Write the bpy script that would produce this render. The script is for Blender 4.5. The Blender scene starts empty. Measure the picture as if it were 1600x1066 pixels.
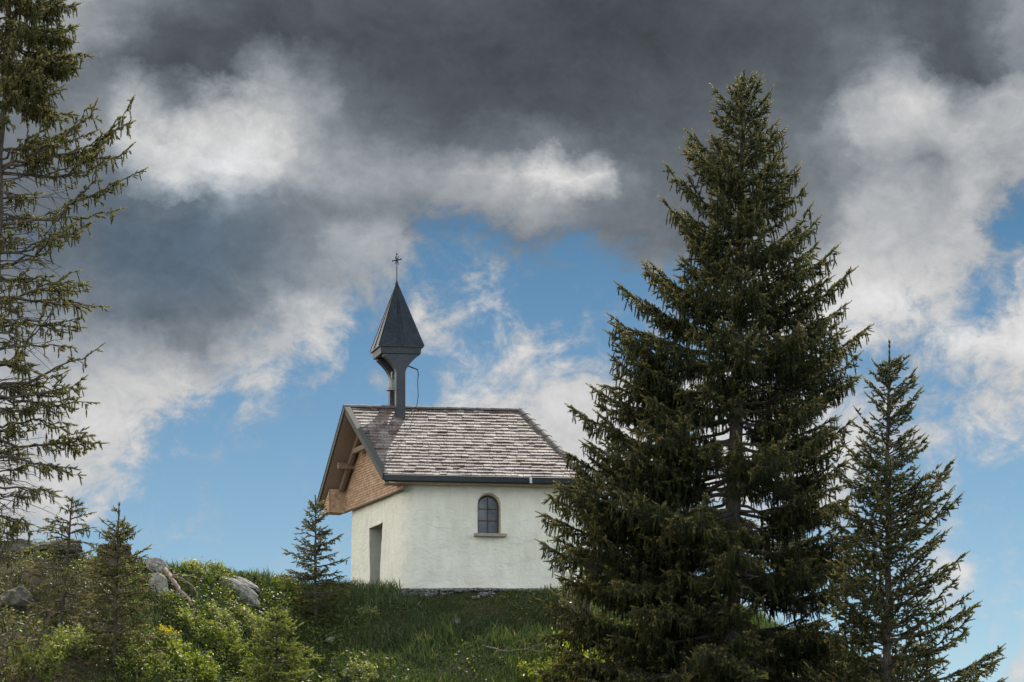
import bpy, bmesh, math, random
import numpy as np
from mathutils import Vector, Matrix

random.seed(7)
scene = bpy.context.scene
COL = scene.collection
R = math.radians

# ------------------------------------------------------------------ camera
F = 5000.0           # focal length in photo pixels (photo 1600 px wide)
HOR = 1408.0         # horizon row
CAMZ = 1.7
cam_d = bpy.data.cameras.new('camera')
cam = bpy.data.objects.new('camera', cam_d)
COL.objects.link(cam)
cam.location = (0, 0, CAMZ)
cam.rotation_euler = (R(90), 0, 0)
cam_d.sensor_width = 36
cam_d.lens = F / 1600 * 36
cam_d.shift_y = (HOR - 533) / 1600
cam_d.clip_start = 0.5
cam_d.clip_end = 3000
scene.camera = cam

scene.view_settings.view_transform = 'Standard'
scene.view_settings.look = 'None'
scene.view_settings.exposure = 0.0
scene.view_settings.gamma = 1.0
scene.cycles.max_bounces = 6
scene.cycles.diffuse_bounces = 3
scene.cycles.transmission_bounces = 4
scene.cycles.transparent_max_bounces = 6

# ------------------------------------------------------------------ sun + sky
SUN_EL, SUN_AZ = R(49), R(15)     # azimuth clockwise from +Y
sun_dir = Vector((math.sin(SUN_AZ) * math.cos(SUN_EL), math.cos(SUN_AZ) * math.cos(SUN_EL), math.sin(SUN_EL)))
sd = bpy.data.lights.new('sun', 'SUN')
sd.energy = 5.0
sd.angle = R(0.5)
sd.color = (1.0, 0.93, 0.82)
so = bpy.data.objects.new('sun', sd)
COL.objects.link(so)
so.location = (10, 60, 60)
so.rotation_euler = sun_dir.to_track_quat('Z', 'Y').to_euler()

def lin(v):
    v = v / 255.0
    return v / 12.92 if v <= 0.04045 else ((v + 0.055) / 1.055) ** 2.4

SKY_STRENGTH = 0.1
# cloud cover by elevation row (photo row) : (photo column, grey level, cover)
CLOUD = {
 -60: [(0,150,1),(150,140,1),(300,100,1),(600,84,1),(1000,78,1),(1300,90,1),(1500,95,1),(1600,130,1)],
 0: [(0,145,1),(100,152,1),(200,140,1),(250,125,1),(300,104,1),(400,88,1),(500,90,1),(600,84,1),(800,84,1),(1000,78,1),(1200,88,1),(1330,98,1),(1400,92,1),(1500,92,1),(1560,120,1),(1600,140,1)],
 60: [(0,150,1),(100,158,1),(150,150,1),(200,115,1),(250,94,1),(300,86,1),(400,83,1),(600,82,1),(800,80,1),(1000,76,1),(1150,80,1),(1250,85,1),(1330,110,1),(1370,115,1),(1420,100,1),(1500,85,1),(1560,104,1),(1600,140,1)],
 120: [(0,140,1),(80,130,1),(130,110,1),(180,95,1),(250,86,1),(350,92,1),(420,140,1),(450,146,1),(500,122,1),(560,96,1),(650,84,1),(800,82,1),(950,84,1),(1100,88,1),(1250,93,1),(1320,108,1),(1400,148,1),(1440,150,1),(1490,90,1),(1530,85,1),(1570,105,1),(1600,130,1)],
 170: [(0,120,1),(100,112,1),(150,130,1),(200,160,1),(240,135,1),(260,132,1),(320,178,1),(380,194,1),(430,186,1),(500,148,1),(550,110,1),(620,92,1),(700,85,1),(800,86,1),(900,90,1),(1000,90,1),(1150,96,1),(1280,100,1),(1330,150,1),(1400,182,1),(1450,174,1),(1500,140,1),(1540,150,1),(1600,168,1)],
 220: [(0,120,1),(100,120,1),(150,150,1),(200,192,1),(250,200,1),(300,205,1),(380,208,1),(420,196,1),(460,162,1),(520,130,1),(600,115,1),(680,106,1),(760,112,1),(800,115,1),(850,124,1),(900,120,1),(950,106,1),(1000,102,1),(1100,102,1),(1250,108,1),(1310,134,1),(1350,165,1),(1420,160,1),(1500,165,1),(1600,165,1)],
 270: [(0,110,.9),(180,118,.9),(220,165,1),(280,204,1),(340,222,1),(390,205,1),(440,170,1),(520,150,1),(600,145,1),(680,150,1),(740,165,1),(800,182,1),(850,214,1),(900,216,1),(940,190,1),(970,132,1),(1030,104,1),(1100,106,1),(1250,112,1),(1320,135,1),(1380,142,1),(1450,132,1),(1500,150,1),(1550,165,1),(1600,165,1)],
 320: [(0,105,.7),(200,103,.75),(300,110,.8),(350,150,.95),(400,132,.95),(470,124,1),(550,124,1),(620,130,1),(700,145,1),(780,150,1),(820,150,1),(880,150,1),(930,130,1),(980,116,1),(1050,106,1),(1150,110,1),(1300,125,1),(1350,160,1),(1420,156,1),(1480,152,1),(1520,176,1),(1560,160,.9),(1600,130,.55)],
 370: [(0,110,.7),(100,106,.75),(200,102,.8),(300,102,.85),(400,108,.85),(480,128,.85),(540,152,.85),(600,150,.7),(650,112,.28),(720,102,.2),(800,110,.35),(900,115,.5),(1000,110,.8),(1100,112,1),(1280,130,1),(1380,166,1),(1450,162,1),(1520,168,.9),(1560,140,.35),(1600,120,.1)],
 430: [(0,120,.8),(100,112,.85),(200,102,.9),(300,100,.9),(380,106,.9),(440,122,.9),(520,142,.8),(600,152,.65),(640,155,.28),(680,150,.15),(750,175,.27),(780,160,.12),(850,140,.05),(950,130,.05),(1100,140,.3),(1250,166,.9),(1380,178,1),(1450,182,.85),(1500,160,.4),(1560,160,.3),(1600,180,.45)],
 490: [(0,140,.9),(100,132,.9),(200,114,.95),(260,103,.95),(330,107,.95),(400,132,.9),(450,168,.9),(490,188,.9),(530,184,.7),(580,150,.4),(620,150,.4),(660,190,.7),(700,170,.3),(740,175,.3),(770,195,.42),(800,160,.1),(850,150,.05),(920,160,.15),(1000,160,.2),(1200,192,.7),(1350,196,.85),(1420,196,.8),(1480,175,.55),(1530,170,.28),(1570,194,.75),(1600,202,1)],
 550: [(0,160,.9),(100,154,.9),(160,162,.9),(220,152,.95),(280,132,.95),(320,128,.9),(370,154,.7),(420,180,.75),(450,184,.55),(480,202,.8),(540,198,.62),(570,160,.1),(620,150,.05),(700,180,.25),(740,186,.38),(800,194,.55),(860,198,.55),(920,180,.4),(1000,160,.3),(1200,180,.5),(1350,184,.5),(1440,170,.38),(1500,202,.65),(1560,206,.95),(1600,206,1)],
 610: [(0,178,.9),(150,192,.9),(220,196,.9),(280,198,.8),(320,194,.58),(350,184,.3),(380,194,.5),(430,198,.5),(460,170,.1),(560,160,.03),(650,184,.3),(690,206,.68),(740,206,.65),(800,194,.55),(860,206,.85),(920,206,.95),(980,210,.9),(1100,202,.6),(1250,202,.6),(1350,184,.3),(1420,176,.25),(1500,202,.75),(1550,202,.75),(1600,195,.55)],
 680: [(0,192,.9),(120,202,.9),(200,206,.82),(240,200,.72),(270,195,.4),(310,180,.05),(500,170,0),(600,170,.05),(700,190,.3),(850,202,.85),(930,206,1),(1000,206,.8),(1100,200,.5),(1250,206,.7),(1320,202,.6),(1380,190,.4),(1440,190,.35),(1500,202,.35),(1560,206,.55),(1600,202,.45)],
 750: [(0,196,.9),(100,202,.8),(160,202,.68),(210,200,.45),(250,180,.08),(400,170,0),(700,180,.2),(900,202,.8),(1000,202,.6),(1270,214,.8),(1310,202,.6),(1400,190,.3),(1470,194,.3),(1520,190,.05),(1600,190,.02)],
 850: [(0,194,.7),(100,194,.4),(150,194,.22),(200,190,.04),(500,190,.03),(1100,190,.3),(1300,190,.3),(1480,202,.38),(1520,200,.1),(1600,190,.02)],
 950: [(0,190,.3),(150,190,.08),(500,190,.05),(1400,190,.05),(1490,202,.3),(1530,200,.06),(1600,200,.05)],
 1066: [(0,190,.1),(500,190,.05),(1520,190,.06),(1560,194,.2),(1600,210,.6)],
}

def build_world():
    w = bpy.data.worlds.new('World')
    scene.world = w
    w.use_nodes = True
    nt = w.node_tree
    for n in list(nt.nodes):
        nt.nodes.remove(n)
    N, L = nt.nodes.new, nt.links.new
    def math_(op, a, b=None, c=None, clamp=False):
        n = N('ShaderNodeMath'); n.operation = op; n.use_clamp = clamp
        for i, v in enumerate((a, b, c)):
            if v is None: continue
            if isinstance(v, (int, float)): n.inputs[i].default_value = v
            else: L(v, n.inputs[i])
        return n.outputs[0]
    def mapr(v, a, b, c, d, smooth=False):
        n = N('ShaderNodeMapRange'); n.interpolation_type = 'SMOOTHSTEP' if smooth else 'LINEAR'
        L(v, n.inputs[0])
        for i, q in enumerate((a, b, c, d)): n.inputs[i + 1].default_value = q
        return n.outputs[0]
    def mixc(f, a, b, bt='MIX'):
        n = N('ShaderNodeMix'); n.data_type = 'RGBA'; n.blend_type = bt
        if isinstance(f, (int, float)): n.inputs[0].default_value = f
        else: L(f, n.inputs[0])
        for i, v in ((6, a), (7, b)):
            if isinstance(v, tuple): n.inputs[i].default_value = v
            else: L(v, n.inputs[i])
        return n.outputs[2]
    def mixf(f, a, b):
        n = N('ShaderNodeMix'); n.data_type = 'FLOAT'
        L(f, n.inputs[0])
        for i, v in ((2, a), (3, b)):
            if isinstance(v, (int, float)): n.inputs[i].default_value = v
            else: L(v, n.inputs[i])
        return n.outputs[0]
    out = N('ShaderNodeOutputWorld'); bg = N('ShaderNodeBackground')
    bg.inputs[1].default_value = SKY_STRENGTH
    L(bg.outputs[0], out.inputs[0])
    sky = N('ShaderNodeTexSky'); sky.sky_type = 'NISHITA'; sky.sun_disc = False
    sky.sun_elevation = SUN_EL; sky.sun_rotation = SUN_AZ
    sky.altitude = 1200; sky.air_density = 1.0; sky.dust_density = 0.6; sky.ozone_density = 1.6
    tc = N('ShaderNodeTexCoord')
    dirv = tc.outputs['Generated']
    # azimuth / elevation, warped by turbulence
    sep0 = N('ShaderNodeSeparateXYZ'); L(dirv, sep0.inputs[0])
    az0 = math_('ARCTAN2', sep0.outputs[0], sep0.outputs[1])
    el0 = math_('ARCSINE', sep0.outputs[2])
    com = N('ShaderNodeCombineXYZ'); L(az0, com.inputs[0]); L(math_('MULTIPLY', el0, 1.25), com.inputs[1])
    ae = com.outputs[0]
    def noise(scale, detail, rough, off, dist=0.0, lac=2.0):
        mp = N('ShaderNodeMapping'); L(ae, mp.inputs[0]); mp.inputs['Location'].default_value = off
        n = N('ShaderNodeTexNoise'); n.inputs['Scale'].default_value = scale
        n.inputs['Detail'].default_value = detail; n.inputs['Roughness'].default_value = rough
        n.inputs['Distortion'].default_value = dist; n.inputs['Lacunarity'].default_value = lac
        L(mp.outputs[0], n.inputs['Vector'])
        return n
    w1 = noise(30, 9, 0.66, (3.1, 1.7, 0.2))
    w2 = noise(30, 9, 0.66, (7.7, 4.2, 5.2))
    az = math_('ADD', az0, mapr(w1.outputs[0], 0.2, 0.8, -0.011, 0.011))
    el = math_('ADD', el0, mapr(w2.outputs[0], 0.2, 0.8, -0.009, 0.009))
    U = mapr(az, math.atan(-800 / F), math.atan(800 / F), 0, 1)
    rows = sorted(CLOUD)
    def el_of(py): return math.atan((HOR - py) / F)
    val = None; den = None
    prev = None
    for py in rows:
        cr = N('ShaderNodeValToRGB'); L(U, cr.inputs[0])
        cr.color_ramp.interpolation = 'B_SPLINE' if False else 'EASE'
        els = cr.color_ramp.elements
        pts = CLOUD[py]
        for i, (px, g, d) in enumerate(pts):
            p = min(0.999, max(0.001, px / 1600))
            if i < 2:
                e = els[i] if i < len(els) else els.new(p)
                e.position = p
            else:
                e = els.new(p)
            bl = 13 * math.exp(-((px - 270) / 190) ** 2 - ((py - 395) / 105) ** 2)   # slate blue bank
            if bl > 2.5: d = max(d, 0.97)
            if py >= 370: d = max(d, 0.10)
            if g > 140 and py < 600: g = g * 1.05 + (8 if px > 1280 else 0)
            e.color = (lin(g - bl * 0.5), lin(g + bl * 0.35), lin(g + bl), d)
        if val is None:
            val, den = cr.outputs[0], cr.outputs[1]
        else:
            # elevation falls as py grows
            f = mapr(el, el_of(prev), el_of(py), 0, 1)
            val = mixc(f, val, cr.outputs[0]); den = mixf(f, den, cr.outputs[1])
        prev = py
    # unseen cloud deck added as bright, tinted fill light (higher sky, behind the camera)
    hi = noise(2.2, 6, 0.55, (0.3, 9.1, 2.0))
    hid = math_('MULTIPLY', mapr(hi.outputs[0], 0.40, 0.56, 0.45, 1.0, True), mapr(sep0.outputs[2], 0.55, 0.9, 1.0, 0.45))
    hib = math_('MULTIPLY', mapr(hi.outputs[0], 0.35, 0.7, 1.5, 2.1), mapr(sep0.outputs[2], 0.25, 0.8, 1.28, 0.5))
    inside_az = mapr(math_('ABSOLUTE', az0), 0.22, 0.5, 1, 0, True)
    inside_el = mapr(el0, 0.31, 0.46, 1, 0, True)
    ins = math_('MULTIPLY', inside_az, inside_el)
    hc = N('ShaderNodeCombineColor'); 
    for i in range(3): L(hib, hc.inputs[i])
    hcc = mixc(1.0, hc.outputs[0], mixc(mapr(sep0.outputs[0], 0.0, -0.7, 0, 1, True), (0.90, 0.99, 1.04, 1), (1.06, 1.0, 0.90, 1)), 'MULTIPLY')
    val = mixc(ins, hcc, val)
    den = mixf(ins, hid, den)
    # break-up of the cloud edges and inner billows
    n1 = noise(42, 10, 0.66, (1.3, 2.4, 0.0), 0.5)
    n3 = noise(130, 8, 0.68, (4.1, 7.7, 1.0), 0.7)
    n2 = noise(16, 8, 0.58, (5.3, 0.4, 3.0), 0.2)
    brk = math_('ADD', mapr(n1.outputs[0], 0.25, 0.75, -0.55, 0.55), math_('ADD', mapr(n2.outputs[0], 0.25, 0.75, -0.2, 0.2), mapr(n3.outputs[0], 0.25, 0.75, -0.22, 0.22)))
    # only mid covers break up
    amt = math_('SUBTRACT', 1.0, math_('POWER', math_('ABSOLUTE', math_('SUBTRACT', math_('MULTIPLY', den, 2.0), 1.0)), 5.0))
    d2 = math_('ADD', den, math_('MULTIPLY', brk, amt))
    d2 = mapr(d2, 0.08, 0.86, 0, 1, True)
    bil = math_('ADD', mapr(n2.outputs[0], 0.25, 0.75, -0.17, 0.17), math_('ADD', mapr(n1.outputs[0], 0.25, 0.75, -0.20, 0.20), mapr(n3.outputs[0], 0.25, 0.75, -0.11, 0.11)))
    gain = math_('ADD', 1.0, bil)
    gc = N('ShaderNodeCombineColor')
    for i in range(3): L(gain, gc.inputs[i])
    val = mixc(1.0, val, gc.outputs[0], 'MULTIPLY')
    sepc = N('ShaderNodeSeparateColor'); L(val, sepc.inputs[0])
    tint = mixc(mapr(sepc.outputs[0], lin(85), lin(200), 0, 1), (0.92, 1.06, 1.22, 1), (1.0, 1.0, 1.0, 1))
    cl = mixc(1.0, val, tint, 'MULTIPLY')
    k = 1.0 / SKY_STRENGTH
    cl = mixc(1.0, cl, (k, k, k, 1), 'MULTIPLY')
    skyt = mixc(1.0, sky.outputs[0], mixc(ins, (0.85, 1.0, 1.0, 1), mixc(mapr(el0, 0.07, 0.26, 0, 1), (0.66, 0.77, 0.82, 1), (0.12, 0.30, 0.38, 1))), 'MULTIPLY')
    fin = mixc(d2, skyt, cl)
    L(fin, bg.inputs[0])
build_world()

# ------------------------------------------------------------------ helpers
def P(px, py, Y):
    """photo pixel at depth Y -> world point"""
    return Vector(((px - 800) / F * Y, Y, CAMZ + (HOR - py) / F * Y))

def setp(o, label=None, cat=None, group=None, kind=None):
    if label: o['label'] = label
    if cat: o['category'] = cat
    if group: o['group'] = group
    if kind: o['kind'] = kind
    return o

def empty(name, loc):
    o = bpy.data.objects.new(name, None)
    o.location = loc
    o.empty_display_size = 0.3
    COL.objects.link(o)
    return o

def link(name, me, parent=None, mats=(), origin=None):
    for m in mats: me.materials.append(m)
    o = bpy.data.objects.new(name, me)
    COL.objects.link(o)
    if origin is not None:
        me.transform(Matrix.Translation(-Vector(origin)))
        o.location = origin
    if parent is not None:
        o.parent = parent
        if parent.type == 'EMPTY':
            o.matrix_parent_inverse = Matrix.Translation(-parent.location)
    return o

class MB:
    """collects simple shapes into one mesh"""
    def __init__(s): s.v = []; s.f = []; s.m = []
    def add(s, verts, faces, mi=0):
        b = len(s.v)
        s.v += [tuple(p) for p in verts]
        s.f += [tuple(i + b for i in f) for f in faces]
        s.m += [mi] * len(faces)
    def hexa(s, p, mi=0):
        """8 corners: bottom ring 0-3, top ring 4-7"""
        s.add(p, [(3, 2, 1, 0), (4, 5, 6, 7), (0, 1, 5, 4), (1, 2, 6, 5), (2, 3, 7, 6), (3, 0, 4, 7)], mi)
    def box(s, c, ax, ay, az, mi=0):
        """centre and half-axis vectors"""
        c, ax, ay, az = map(Vector, (c, ax, ay, az))
        s.hexa([c - ax - ay - az, c + ax - ay - az, c + ax + ay - az, c - ax + ay - az,
                c - ax - ay + az, c + ax - ay + az, c + ax + ay + az, c - ax + ay + az], mi)
    def beam(s, a, b, w, h, up=(0, 0, 1), mi=0):
        a, b = Vector(a), Vector(b)
        d = (b - a); L = d.length; d.normalize()
        side = d.cross(Vector(up)); side.normalize()
        upv = side.cross(d)
        s.box((a + b) / 2, d * L / 2, side * w / 2, upv * h / 2, mi)
    def tube(s, pts, rad, n=6, mi=0, cap=True):
        pts = [Vector(p) for p in pts]
        rings = []
        prev = None
        base = len(s.v)
        for i, p in enumerate(pts):
            t = (pts[min(i + 1, len(pts) - 1)] - pts[max(i - 1, 0)]).normalized()
            ref = Vector((0, 0, 1)) if abs(t.z) < 0.9 else Vector((1, 0, 0))
            a = t.cross(ref).normalized(); b = t.cross(a)
            r = rad[i] if hasattr(rad, '__len__') else rad
            for k in range(n):
                th = 2 * math.pi * k / n
                s.v.append(tuple(p + a * math.cos(th) * r + b * math.sin(th) * r))
        for i in range(len(pts) - 1):
            for k in range(n):
                k2 = (k + 1) % n
                s.f.append((base + i * n + k, base + i * n + k2, base + (i + 1) * n + k2, base + (i + 1) * n + k)); s.m.append(mi)
        if cap:
            s.f.append(tuple(base + k for k in range(n))); s.m.append(mi)
            e = base + (len(pts) - 1) * n
            s.f.append(tuple(e + k for k in reversed(range(n)))); s.m.append(mi)
    def lathe(s, c, prof, n=20, mi=0):
        c = Vector(c); base = len(s.v)
        for r, z in prof:
            for k in range(n):
                th = 2 * math.pi * k / n
                s.v.append((c.x + r * math.cos(th), c.y + r * math.sin(th), c.z + z))
        for i in range(len(prof) - 1):
            for k in range(n):
                k2 = (k + 1) % n
                s.f.append((base + i * n + k, base + i * n + k2, base + (i + 1) * n + k2, base + (i + 1) * n + k)); s.m.append(mi)
    def mesh(s, name):
        me = bpy.data.meshes.new(name)
        me.from_pydata(s.v, [], s.f)
        me.polygons.foreach_set('material_index', s.m)
        bm = bmesh.new(); bm.from_mesh(me); bmesh.ops.recalc_face_normals(bm, faces=bm.faces); bm.to_mesh(me); bm.free()
        me.update()
        return me
    def build(s, name, mats, parent=None, bevel=0, smooth=False, origin=None):
        me = s.mesh(name)
        if smooth:
            me.polygons.foreach_set('use_smooth', [True] * len(me.polygons))
        if not isinstance(mats, (list, tuple)): mats = [mats]
        o = link(name, me, parent, mats, origin)
        if bevel:
            b = o.modifiers.new('bevel', 'BEVEL'); b.width = bevel; b.segments = 2; b.limit_method = 'ANGLE'
        return o

def big_mesh(name, V, T, mi=None, tint=None):
    """fast triangle mesh from numpy"""
    me = bpy.data.meshes.new(name)
    V = np.ascontiguousarray(V, dtype=np.float32); T = np.ascontiguousarray(T, dtype=np.int32)
    nv, nt = len(V), len(T)
    me.vertices.add(nv); me.vertices.foreach_set('co', V.ravel())
    me.loops.add(nt * 3); me.loops.foreach_set('vertex_index', T.ravel())
    me.polygons.add(nt)
    me.polygons.foreach_set('loop_start', np.arange(0, nt * 3, 3, dtype=np.int32))
    me.polygons.foreach_set('loop_total', np.full(nt, 3, dtype=np.int32))
    if mi is not None: me.polygons.foreach_set('material_index', np.asarray(mi, dtype=np.int32))
    if tint is not None:
        a = me.attributes.new('tint', 'FLOAT', 'POINT'); a.data.foreach_set('value', np.asarray(tint, dtype=np.float32))
    me.update(calc_edges=True)
    return me

# value noise
def _hash(ix, iy, seed):
    h = (ix.astype(np.int64) * 374761393 + iy.astype(np.int64) * 668265263 + seed * 1442695041) & 0x7fffffff
    h = ((h ^ (h >> 13)) * 1274126177) & 0x7fffffff
    return ((h ^ (h >> 16)) & 0xffff) / 65535.0
def vnoise(x, y, seed=0):
    x = np.asarray(x, float); y = np.asarray(y, float)
    ix, iy = np.floor(x), np.floor(y); fx, fy = x - ix, y - iy
    fx = fx * fx * (3 - 2 * fx); fy = fy * fy * (3 - 2 * fy)
    a = _hash(ix, iy, seed); b = _hash(ix + 1, iy, seed); c = _hash(ix, iy + 1, seed); d = _hash(ix + 1, iy + 1, seed)
    return (a * (1 - fx) + b * fx) * (1 - fy) + (c * (1 - fx) + d * fx) * fy - 0.5
def fbm(x, y, seed=0, o=4):
    s = 0; a = 1.0
    for i in range(o):
        s = s + a * vnoise(np.asarray(x) * 2 ** i, np.asarray(y) * 2 ** i, seed + i); a *= 0.5
    return s

# ------------------------------------------------------------------ materials
def mat(name):
    m = bpy.data.materials.new(name); m.use_nodes = True
    nt = m.node_tree
    b = nt.nodes['Principled BSDF']
    return m, nt, b
def ramp(nt, src, stops):
    cr = nt.nodes.new('ShaderNodeValToRGB')
    e = cr.color_ramp.elements
    for i, (p, c) in enumerate(stops):
        q = e[i] if i < 2 else e.new(p)
        q.position = p; q.color = (*c, 1)
    nt.links.new(src, cr.inputs[0])
    return cr.outputs[0]
def nz(nt, scale, detail=5, rough=0.6, coord='Object', sc=None, dist=0, off=(0, 0, 0)):
    tc = nt.nodes.new('ShaderNodeTexCoord')
    n = nt.nodes.new('ShaderNodeTexNoise')
    n.inputs['Scale'].default_value = scale; n.inputs['Detail'].default_value = detail; n.inputs['Roughness'].default_value = rough
    n.inputs['Distortion'].default_value = dist
    if sc:
        mp = nt.nodes.new('ShaderNodeMapping'); mp.inputs['Scale'].default_value = sc; mp.inputs['Location'].default_value = off
        nt.links.new(tc.outputs[coord], mp.inputs[0]); nt.links.new(mp.outputs[0], n.inputs['Vector'])
    else:
        nt.links.new(tc.outputs[coord], n.inputs['Vector'])
    return n.outputs[0]
def bump(nt, b, h, strength, dist):
    bp = nt.nodes.new('ShaderNodeBump'); bp.inputs['Strength'].default_value = strength; bp.inputs['Distance'].default_value = dist
    nt.links.new(h, bp.inputs['Height']); nt.links.new(bp.outputs[0], b.inputs['Normal'])
def mulc(nt, a, b, f=1.0, bt='MULTIPLY'):
    n = nt.nodes.new('ShaderNodeMix'); n.data_type = 'RGBA'; n.blend_type = bt; n.inputs[0].default_value = f
    nt.links.new(a, n.inputs[6]); nt.links.new(b, n.inputs[7])
    return n.outputs[2]

def noise_mat(name, stops, scale=4, rough=0.8, bstr=0.3, bdist=0.01, metallic=0.0, sc=None, detail=6, fine=None):
    m, nt, b = mat(name)
    n = nz(nt, scale, detail, 0.6, sc=sc)
    c = ramp(nt, n, stops)
    if fine:
        n2 = nz(nt, fine, 4, 0.7, sc=sc)
        c = mulc(nt, c, ramp(nt, n2, [(0.3, (0.6, 0.6, 0.6)), (0.7, (1.25, 1.25, 1.25))]))
    nt.links.new(c, b.inputs['Base Color'])
    b.inputs['Roughness'].default_value = rough; b.inputs['Metallic'].default_value = metallic
    if bstr: bump(nt, b, n, bstr, bdist)
    return m

def leaf_mat(name, stops, trans=0.35, tcol=(1.3, 1.25, 0.5), rough=0.6, spec=0.3):
    """foliage: per-leaf tint attribute, some light passes through"""
    m, nt, b = mat(name)
    at = nt.nodes.new('ShaderNodeAttribute'); at.attribute_name = 'tint'
    c = ramp(nt, at.outputs['Fac'], stops)
    nt.links.new(c, b.inputs['Base Color'])
    b.inputs['Roughness'].default_value = rough
    b.inputs['Specular IOR Level'].default_value = spec
    tr = nt.nodes.new('ShaderNodeBsdfTranslucent')
    t = nt.nodes.new('ShaderNodeMix'); t.data_type = 'RGBA'; t.blend_type = 'MULTIPLY'; t.inputs[0].default_value = 1
    nt.links.new(c, t.inputs[6]); t.inputs[7].default_value = (*tcol, 1)
    nt.links.new(t.outputs[2], tr.inputs['Color'])
    mx = nt.nodes.new('ShaderNodeMixShader'); mx.inputs[0].default_value = trans
    nt.links.new(b.outputs[0], mx.inputs[1]); nt.links.new(tr.outputs[0], mx.inputs[2])
    nt.links.new(mx.outputs[0], nt.nodes['Material Output'].inputs[0])
    return m

def make_plaster():
    m, nt, b = mat('lime_plaster')
    n1 = nz(nt, 0.9, 6, 0.65)
    c = ramp(nt, n1, [(0.25, (0.66, 0.665, 0.59)), (0.5, (0.745, 0.75, 0.68)), (0.75, (0.80, 0.80, 0.74))])
    # faint weather streaks running down
    n3 = nz(nt, 5.0, 6, 0.65, sc=(1, 1, 0.30))
    c = mulc(nt, c, ramp(nt, n3, [(0.25, (0.87, 0.865, 0.84)), (0.6, (1.0, 1.0, 1.0))]))
    nt.links.new(c, b.inputs['Base Color'])
    b.inputs['Roughness'].default_value = 0.9; b.inputs['Specular IOR Level'].default_value = 0.2
    h1 = nz(nt, 4.5, 6, 0.6, sc=(0.8, 0.8, 1.15), dist=1.2)
    h2 = nz(nt, 30, 3, 0.6)
    ad = nt.nodes.new('ShaderNodeMath'); ad.operation = 'MULTIPLY_ADD'; ad.inputs[1].default_value = 0.25
    nt.links.new(h2, ad.inputs[0]); nt.links.new(h1, ad.inputs[2])
    bump(nt, b, ad.outputs[0], 0.75, 0.06)
    return m
M_plaster = make_plaster()
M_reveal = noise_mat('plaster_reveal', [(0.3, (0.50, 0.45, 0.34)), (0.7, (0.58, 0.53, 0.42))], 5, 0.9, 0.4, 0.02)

M_jamb = noise_mat('grey_door_jamb', [(0.3, (0.34, 0.345, 0.31)), (0.7, (0.42, 0.425, 0.39))], 5, 0.9, 0.4, 0.02)  # greyer than the wall plaster: dim doorway light put into the colour

def make_shingle():
    m, nt, b = mat('weathered_larch_shingle')
    at = nt.nodes.new('ShaderNodeAttribute'); at.attribute_name = 'tint'
    c = ramp(nt, at.outputs['Fac'], [(0.0, (0.095, 0.075, 0.07)), (0.3, (0.20, 0.165, 0.157)), (0.7, (0.275, 0.245, 0.235)), (1.0, (0.36, 0.33, 0.32))])
    n = nz(nt, 22, 5, 0.75, sc=(1, 1, 0.6))
    c = mulc(nt, c, ramp(nt, n, [(0.36, (0.30, 0.25, 0.23)), (0.5, (0.95, 0.93, 0.93)), (0.75, (1.3, 1.3, 1.3))]))
    n2 = nz(nt, 1.3, 5, 0.7, sc=(1.0, 1.0, 1.5), off=(2.6, 1.1, 0.4))
    c = mulc(nt, c, ramp(nt, n2, [(0.38, (0.40, 0.34, 0.315)), (0.56, (1, 1, 1)), (0.8, (1.15, 1.15, 1.15))]))
    nt.links.new(c, b.inputs['Base Color'])
    b.inputs['Roughness'].default_value = 0.6
    b.inputs['Specular IOR Level'].default_value = 0.2
    bump(nt, b, n, 0.8, 0.012)
    return m
M_shingle = make_shingle()
M_deck = noise_mat('roof_underside_boards', [(0.3, (0.17, 0.12, 0.09)), (0.7, (0.28, 0.205, 0.155))], 6, 0.8, 0.3, 0.01, sc=(6, 0.6, 6))
M_verge = noise_mat('grey_verge_board', [(0.3, (0.035, 0.037, 0.035)), (0.7, (0.07, 0.073, 0.068))], 5, 0.75, 0.3, 0.01, sc=(2, 2, 8))
M_gutter = noise_mat('dark_gutter_metal', [(0.3, (0.012, 0.016, 0.022)), (0.7, (0.022, 0.028, 0.036))], 8, 0.45, 0.1, 0.005, metallic=0.3)
M_spire = noise_mat('patinated_spire_sheet', [(0.3, (0.012, 0.017, 0.024)), (0.7, (0.026, 0.035, 0.047))], 2.2, 0.42, 0.5, 0.03, metallic=0.55, fine=12)
M_post = noise_mat('dark_sheet_clad_post', [(0.3, (0.016, 0.021, 0.028)), (0.7, (0.032, 0.040, 0.050))], 3.5, 0.5, 0.2, 0.01, metallic=0.3, fine=20)
M_iron = noise_mat('black_wrought_iron', [(0.3, (0.015, 0.015, 0.016)), (0.7, (0.04, 0.038, 0.036))], 10, 0.6, 0.2, 0.005, metallic=0.6)
M_bell = noise_mat('bell_bronze', [(0.3, (0.16, 0.18, 0.18)), (0.7, (0.28, 0.30, 0.30))], 6, 0.5, 0.2, 0.005, metallic=0.4)
M_ridge = noise_mat('ridge_cap_tile', [(0.3, (0.05, 0.05, 0.052)), (0.7, (0.13, 0.125, 0.125))], 9, 0.7, 0.4, 0.01)
M_beam = noise_mat('old_timber', [(0.3, (0.13, 0.085, 0.055)), (0.7, (0.24, 0.17, 0.12))], 5, 0.8, 0.4, 0.01, sc=(5, 5, 0.8))
M_soffit = noise_mat('pale_soffit_board', [(0.3, (0.36, 0.28, 0.18)), (0.7, (0.50, 0.42, 0.29))], 4, 0.8, 0.2, 0.005, sc=(1, 6, 1))
M_sill = noise_mat('sandstone_sill', [(0.3, (0.24, 0.21, 0.16)), (0.7, (0.36, 0.33, 0.26))], 12, 0.9, 0.5, 0.01)
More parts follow.
